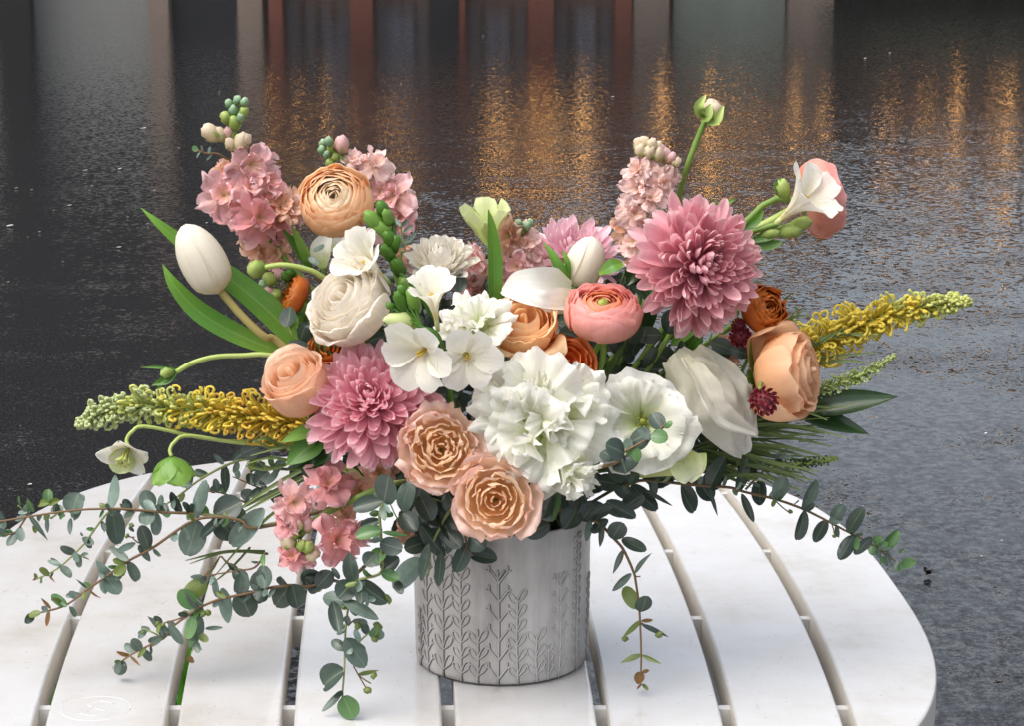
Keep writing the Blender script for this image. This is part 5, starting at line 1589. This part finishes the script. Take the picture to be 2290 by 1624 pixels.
eucalyptus("dark round leaved eucalyptus branch in front of the lower left slats", [[(790, 1290), (741, 1300), (686, 1314), (650, 1310), (592, 1318), (573, 1325), (497, 1340), (450, 1358), (438, 1366), (388, 1401), (368, 1427), (324, 1449), (289, 1468), (257, 1491)], [(593, 1237), (570, 1270), (526, 1278), (456, 1290)], [(440, 1366), (400, 1385), (345, 1400)], [(368, 1430), (340, 1415), (318, 1407)], [(445, 1390), (440, 1430), (428, 1460)]],
  [(438, 1360, 400, 1322, 44, 'y'), (461, 1302, 410, 1335, 42, 'o'), (440, 1363, 415, 1319, 17), (485, 1337, 482, 1293, 24, 'p'), (497, 1316, 510, 1395, 31, 'p'), (535, 1325, 561, 1380, 56, 'd'), (535, 1325, 540, 1281, 40, 'g'), (573, 1325, 584, 1278, 38, 'g'), (573, 1325, 592, 1345, 36, 'd'), (435, 1369, 444, 1430, 32), (432, 1380, 420, 1430, 30, 'y'), (383, 1423, 329, 1379, 20), (409, 1442, 377, 1395, 22), (334, 1411, 316, 1402, 16), (459, 1407, 499, 1405, 13), (315, 1456, 295, 1430, 26), (318, 1456, 340, 1478, 20), (291, 1467, 260, 1458, 12, 'b'), (291, 1468, 314, 1491, 8, 'b'), (270, 1483, 256, 1479, 10, 'y'), (268, 1485, 280, 1490, 7), (257, 1491, 251, 1497, 5, 'b'), (425, 1467, 428, 1484, 16, 'b'), (428, 1435, 440, 1458, 10, 'o'), (440, 1440, 452, 1456, 8),
   (686, 1314, 721, 1286, 62, 'd'), (709, 1314, 741, 1279, 40, 'd'), (650, 1311, 615, 1357, 54, 'd'), (653, 1308, 665, 1360, 46, 'd'), (592, 1317, 586, 1265, 42, 'g'), (592, 1320, 575, 1345, 38, 'd'), (700, 1318, 690, 1290, 40, 'd'), (560, 1322, 545, 1350, 36, 'd'), (640, 1312, 628, 1290, 30, 'd'), (456, 1290, 425, 1292, 12), (520, 1278, 555, 1300, 30, 'd')], -0.062, seed=6, small=2, twigs=((492, 1245, 456, 1290), (492, 1245, 530, 1272)), berries=((352, 1396, 5), (364, 1400, 5), (455, 1374, 6), (466, 1372, 6), (320, 1415, 4)))
eucalyptus("eucalyptus branch hanging down in front of the slats left of the vase", [[(880, 1080), (858, 1124), (849, 1153), (852, 1197), (853, 1229), (852, 1282), (800, 1300), (782, 1340), (776, 1381), (772, 1422), (770, 1500), (766, 1560), (772, 1590)], [(800, 1305), (815, 1330), (828, 1350)], [(778, 1400), (795, 1385)], [(772, 1470), (810, 1430), (835, 1410)]],
  [(858, 1124, 870, 1064, 60, 'd'), (900, 1144, 920, 1077, 50, 'g'), (858, 1121, 790, 1138, 44, 'd'), (856, 1125, 880, 1106, 30, 'p'), (849, 1150, 826, 1148, 18, 'y'), (849, 1150, 880, 1152, 18, 'y'), (849, 1165, 806, 1180, 26, 'd'), (852, 1188, 796, 1202, 36, 'y'), (855, 1191, 919, 1200, 12, 'y'), (853, 1226, 845, 1262, 42, 'y'), (852, 1282, 893, 1296, 28, 'y'), (855, 1279, 893, 1250, 48, 'd'), (791, 1302, 782, 1238, 42, 'g'), (796, 1299, 866, 1349, 42, 'd'), (788, 1305, 756, 1339, 54, 'd'), (778, 1346, 722, 1336, 36, 'g'), (745, 1346, 759, 1415, 36, 'd'), (767, 1343, 847, 1386, 28, 'g'), (772, 1430, 818, 1492, 44, 'g'), (770, 1500, 724, 1536, 58, 'd'), (768, 1560, 790, 1608, 54, 'y'), (765, 1545, 720, 1592, 20, 'g'), (800, 1510, 848, 1500, 10, 'o'), (828, 1425, 845, 1400, 18, 'y'), (835, 1415, 850, 1425, 14, 'o'), (850, 1215, 900, 1230, 40, 'd'), (840, 1240, 815, 1265, 36, 'd'), (770, 1455, 742, 1432, 26, 'd'), (885, 1300, 900, 1330, 22, 'd'), (860, 1330, 872, 1352, 14, 'o')], -0.135, seed=7, small=2, twigs=((800, 1510, 830, 1530), (790, 1490, 822, 1545), (772, 1450, 798, 1460)), berries=((845, 1402, 8), (838, 1430, 7), (822, 1545, 7), (836, 1512, 6), (800, 1400, 7), (770, 1360, 5)))
eucalyptus("dark eucalyptus leaves draped over the left of the vase rim", [[(1010, 1140), (985, 1180), (965, 1225), (958, 1290)], [(1040, 1190), (1045, 1230), (1060, 1245)]],
  [(960, 1217, 942, 1301, 32, 'g'), (989, 1235, 980, 1313, 28, 'd'), (942, 1176, 995, 1246, 42, 'd'), (940, 1250, 881, 1319, 46, 'p'), (905, 1230, 952, 1213, 44, 'd'), (1047, 1215, 1018, 1281, 38, 'd'), (1045, 1236, 1112, 1252, 48, 'd'), (940, 1110, 965, 1166, 46, 'd'), (1000, 1100, 1022, 1152, 46, 'd'), (985, 1160, 1012, 1212, 46, 'd'), (955, 1190, 1002, 1214, 42, 'd'), (900, 1150, 930, 1190, 44, 'd'), (1000, 1190, 1030, 1225, 44, 'd'), (960, 1130, 925, 1165, 44, 'd'), (1050, 1200, 1085, 1230, 44, 'd'), (1020, 1170, 1000, 1240, 30, 'd')], -0.10, seed=8)
eucalyptus("eucalyptus sprig hanging down right of the vase with bronze tip", [[(1250, 1140), (1326, 1162), (1376, 1209), (1396, 1234), (1417, 1281), (1422, 1304), (1430, 1368), (1434, 1471), (1432, 1530)], [(1434, 1395), (1465, 1415), (1478, 1418)]],
  [(1236, 1102, 1213, 1156, 48, 'd'), (1252, 1105, 1235, 1170, 14, 'y'), (1228, 1172, 1176, 1200, 38, 'd'), (1319, 1159, 1370, 1136, 32, 'd'), (1355, 1123, 1422, 1158, 38, 'd'), (1319, 1162, 1311, 1212, 20, 'g'), (1345, 1170, 1341, 1226, 16, 'd'), (1368, 1206, 1393, 1170, 42, 'd'), (1391, 1206, 1445, 1233, 32, 'd'), (1394, 1230, 1370, 1286, 16, 'g'), (1420, 1283, 1459, 1237, 13, 'g'), (1412, 1284, 1369, 1323, 21, 'g'), (1428, 1362, 1396, 1314, 38, 'o'), (1432, 1370, 1446, 1333, 36, 'd'), (1434, 1388, 1391, 1429, 15, 'o'), (1434, 1397, 1496, 1426, 12, 'd'), (1434, 1390, 1460, 1388, 9, 'b'), (1434, 1465, 1387, 1484, 15, 'o'), (1434, 1465, 1480, 1486, 12, 'o'), (1432, 1504, 1427, 1532, 24, 'b'), (1436, 1505, 1452, 1500, 9, 'b'), (1437, 1530, 1449, 1545, 9, 'o'), (1435, 1530, 1424, 1543, 6, 'b'), (1290, 1140, 1262, 1185, 50, 'd'), (1270, 1110, 1310, 1130, 46, 'd'), (1200, 1120, 1240, 1165, 46, 'd'), (1330, 1130, 1300, 1165, 44, 'd')], -0.088, seed=9, twigs=((1394, 1236, 1386, 1258), (1420, 1290, 1432, 1290)), berries=((1398, 1430, 6), (1474, 1420, 7)))
eucalyptus("long eucalyptus branch arching out over the right edge of the table", [[(1380, 1090), (1440, 1075), (1542, 1085), (1629, 1091), (1664, 1101), (1732, 1117), (1790, 1137), (1834, 1158), (1883, 1184), (1913, 1199), (1951, 1219), (1980, 1242), (2021, 1266)], [(1667, 1096), (1710, 1052), (1746, 1018)], [(1950, 1219), (1975, 1232), (1995, 1246)]],
  [(1588, 1091, 1623, 1022, 46, 'd'), (1586, 1096, 1605, 1156, 11, 'd'), (1650, 1102, 1671, 1022, 32, 'd'), (1659, 1105, 1686, 1169, 21, 'd'), (1735, 1117, 1756, 1066, 37, 'g'), (1733, 1118, 1727, 1135, 10, 'o'), (1738, 1120, 1754, 1110, 14, 'y'), (1796, 1143, 1826, 1074, 33, 'g'), (1799, 1143, 1783, 1209, 31, 'd'), (1848, 1165, 1822, 1214, 29, 'd'), (1860, 1169, 1887, 1129, 32, 'g'), (1897, 1193, 1933, 1136, 40, 'd'), (1910, 1199, 1876, 1253, 36, 'd'), (1950, 1203, 1910, 1240, 24, 'd'), (1955, 1215, 1972, 1201, 22, 'y'), (1955, 1220, 1950, 1243, 24, 'y'), (1973, 1235, 2009, 1188, 33, 'y'), (1976, 1245, 1974, 1263, 14, 'y'), (2009, 1252, 1998, 1282, 15, 'g'), (2016, 1265, 2048, 1258, 26, 'y'), (2008, 1240, 2024, 1228, 7, 'y'),
   (1523, 1086, 1552, 1147, 54, 'd'), (1436, 1060, 1522, 1066, 32, 'd'), (1412, 1086, 1470, 1142, 38, 'd'), (1440, 1095, 1506, 1134, 11, 'd'), (1712, 1050, 1706, 1028, 10, 'p'), (1735, 1030, 1750, 1010, 14, 'p'), (1745, 1018, 1762, 1005, 10, 'p'), (1370, 1080, 1420, 1110, 44, 'd'), (1350, 1070, 1310, 1100, 46, 'd'), (1460, 1060, 1430, 1035, 36, 'd')], -0.02, 0.01, seed=10, small=2, twigs=((1735, 1122, 1768, 1150), (1860, 1172, 1868, 1196), (1800, 1143, 1808, 1165)), berries=((1768, 1145, 4), (1868, 1192, 4), (1866, 1200, 4)))
eucalyptus("small eucalyptus tip lying on the round white lisianthus", [[(1370, 1040), (1390, 1016), (1417, 1000), (1456, 978), (1490, 948)]],
  [(1481, 961, 1458, 926, 36, 'd'), (1485, 957, 1504, 944, 15, 'y'), (1484, 950, 1478, 938, 10, 'y'), (1455, 970, 1405, 992, 52, 'd'), (1458, 984, 1423, 961, 15, 'p'), (1455, 976, 1494, 982, 34, 'y'), (1417, 999, 1417, 1036, 34, 'y'), (1415, 998, 1393, 990, 22, 'g'), (1396, 1017, 1354, 995, 52, 'd'), (1390, 1020, 1400, 1060, 60, 'd'), (1375, 1030, 1345, 1010, 40, 'd')], -0.15, seed=11, jit=.003)
eucalyptus("thin eucalyptus tip sticking up behind the left stock spike", [[(560, 420), (500, 350), (462, 342), (440, 335)]],
  [(440, 338, 432, 325, 14, 'y'), (448, 340, 440, 352, 8, 'p'), (452, 340, 450, 324, 8, 'p'), (466, 342, 470, 328, 8, 'p'), (475, 345, 462, 356, 8, 'p')], 0.03, seed=12)
eucalyptus("curled grey eucalyptus leaves right of the arching freesia buds", [[(900, 600), (905, 560), (900, 530), (896, 500)]],
  [(903, 540, 880, 520, 14, 'p'), (903, 545, 932, 520, 12, 'p'), (905, 550, 880, 545, 12, 'p'), (903, 520, 925, 505, 12, 'p'), (898, 505, 912, 490, 12, 'g'), (896, 505, 884, 490, 10, 'p'), (700, 560, 725, 548, 14, 'p'), (712, 590, 690, 575, 14, 'p'), (905, 545, 925, 540, 10, 'p')], 0.0, seed=13)
# dark leaf mass inside the bouquet: one branch for each part of it
rf = random.Random(77)
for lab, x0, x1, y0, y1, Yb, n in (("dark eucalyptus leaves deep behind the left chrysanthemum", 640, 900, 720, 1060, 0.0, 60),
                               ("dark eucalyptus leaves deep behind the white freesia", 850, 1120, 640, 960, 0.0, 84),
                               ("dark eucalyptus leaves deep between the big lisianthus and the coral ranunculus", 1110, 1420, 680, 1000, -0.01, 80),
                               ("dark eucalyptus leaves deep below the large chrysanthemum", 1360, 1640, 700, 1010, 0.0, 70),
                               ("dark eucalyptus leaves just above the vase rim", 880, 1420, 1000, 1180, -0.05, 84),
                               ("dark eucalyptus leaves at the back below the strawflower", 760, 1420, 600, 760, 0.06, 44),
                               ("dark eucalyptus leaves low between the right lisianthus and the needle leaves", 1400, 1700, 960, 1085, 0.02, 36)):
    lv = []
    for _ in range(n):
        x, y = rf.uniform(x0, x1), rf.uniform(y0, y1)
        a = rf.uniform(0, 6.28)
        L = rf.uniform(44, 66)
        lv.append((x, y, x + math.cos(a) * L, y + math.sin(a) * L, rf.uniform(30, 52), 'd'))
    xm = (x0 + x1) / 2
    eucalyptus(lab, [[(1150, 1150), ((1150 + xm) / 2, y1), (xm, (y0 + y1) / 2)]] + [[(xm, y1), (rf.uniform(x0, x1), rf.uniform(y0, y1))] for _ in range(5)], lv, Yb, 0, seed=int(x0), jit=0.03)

# ------------------------------------------------------------------ on the ground
M_fallen = pm("fallen_petal", [(0, '#d8cfc4'), (1, '#e8e2dc')], 0.2, 0.4)
fp = [(320, 287, 14), (303, 297, 6), (190, 381, 14), (268, 377, 10), (22, 505, 16), (155, 459, 11), (70, 424, 7), (285, 485, 7), (265, 553, 15), (88, 518, 7), (62, 530, 5), (200, 425, 5), (66, 1085, 12), (36, 420, 8), (505, 440, 6), (462, 498, 6), (205, 415, 5), (140, 585, 6), (345, 425, 5), (18, 630, 6), (1935, 130, 7), (1990, 118, 6), (1370, 216, 8), (1080, 80, 6), (490, 205, 6), (2205, 970, 7), (1700, 620, 5), (2240, 1210, 6), (330, 500, 6), (120, 470, 6), (400, 330, 5), (2195, 1245, 6)]
rg = random.Random(8)
for x, y, w in fp:
    c = ground(x, y, 0.004)
    L = w * (c - CAM).length / F
    a = rg.uniform(-0.6, 0.6)
    mb = strap(c - Vector((math.cos(a), math.sin(a), 0)) * L / 2, (math.cos(a), math.sin(a), 0), (0, 0, 1), L, L * rg.uniform(.6, .9), bend=0.5, bend0=-.1, cup=0.35, shape=ROUND, seed=x)
    o = mb.build("fallen_petal", M_fallen)
    tag(o, "tiny pale petal fallen on the dark wet road", "petal", "pale petals scattered on the wet road")
c = ground(2070, 1287, 0.004)
mb = MB()
for k in range(3):
    strap(c + Vector((.004 * k, .002 * k, 0)), (math.cos(k * 2.0), math.sin(k * 2.0), .2), (0, 0, 1), .016, .012, bend=1.0, cup=.6, ruf=.5, seed=k, shape=ROUND, mb=mb)
o = mb.build("leaf_scrap", solid_mat("wet_dead_leaf", '#1c120c', 0.4))
tag(o, "small curled blackish leaf scrap on the wet road right of the table", "dead leaf")

for lab, gx, gy, n in (("green weed growing under the leftmost table gap", 146, 1490, 60), ("green weed growing on the road under the second table gap", 405, 1600, 30), ("small green weed under the lower left table gap", 120, 1590, 40)):
    g = ground(gx, gy, 0.0)
    w = thing("weed", lab, "weed", g, "weeds growing under the table")
    rw = random.Random(gx)
    for k in range(n):
        a = rw.uniform(0, 6.28)
        d = Vector((math.cos(a), math.sin(a), rw.uniform(.5, 2.2)))
        b = g + Vector((rw.uniform(-.06, .06), rw.uniform(-.12, .12), 0))
        strap(b, d, (0, 0, 1) if d.z < 1 else (math.cos(a), math.sin(a), .2), rw.uniform(.05, .12), rw.uniform(.014, .03), bend=-.9, shape=LANCE, seed=k, fold=.2).build("leaf", M_weed, w)
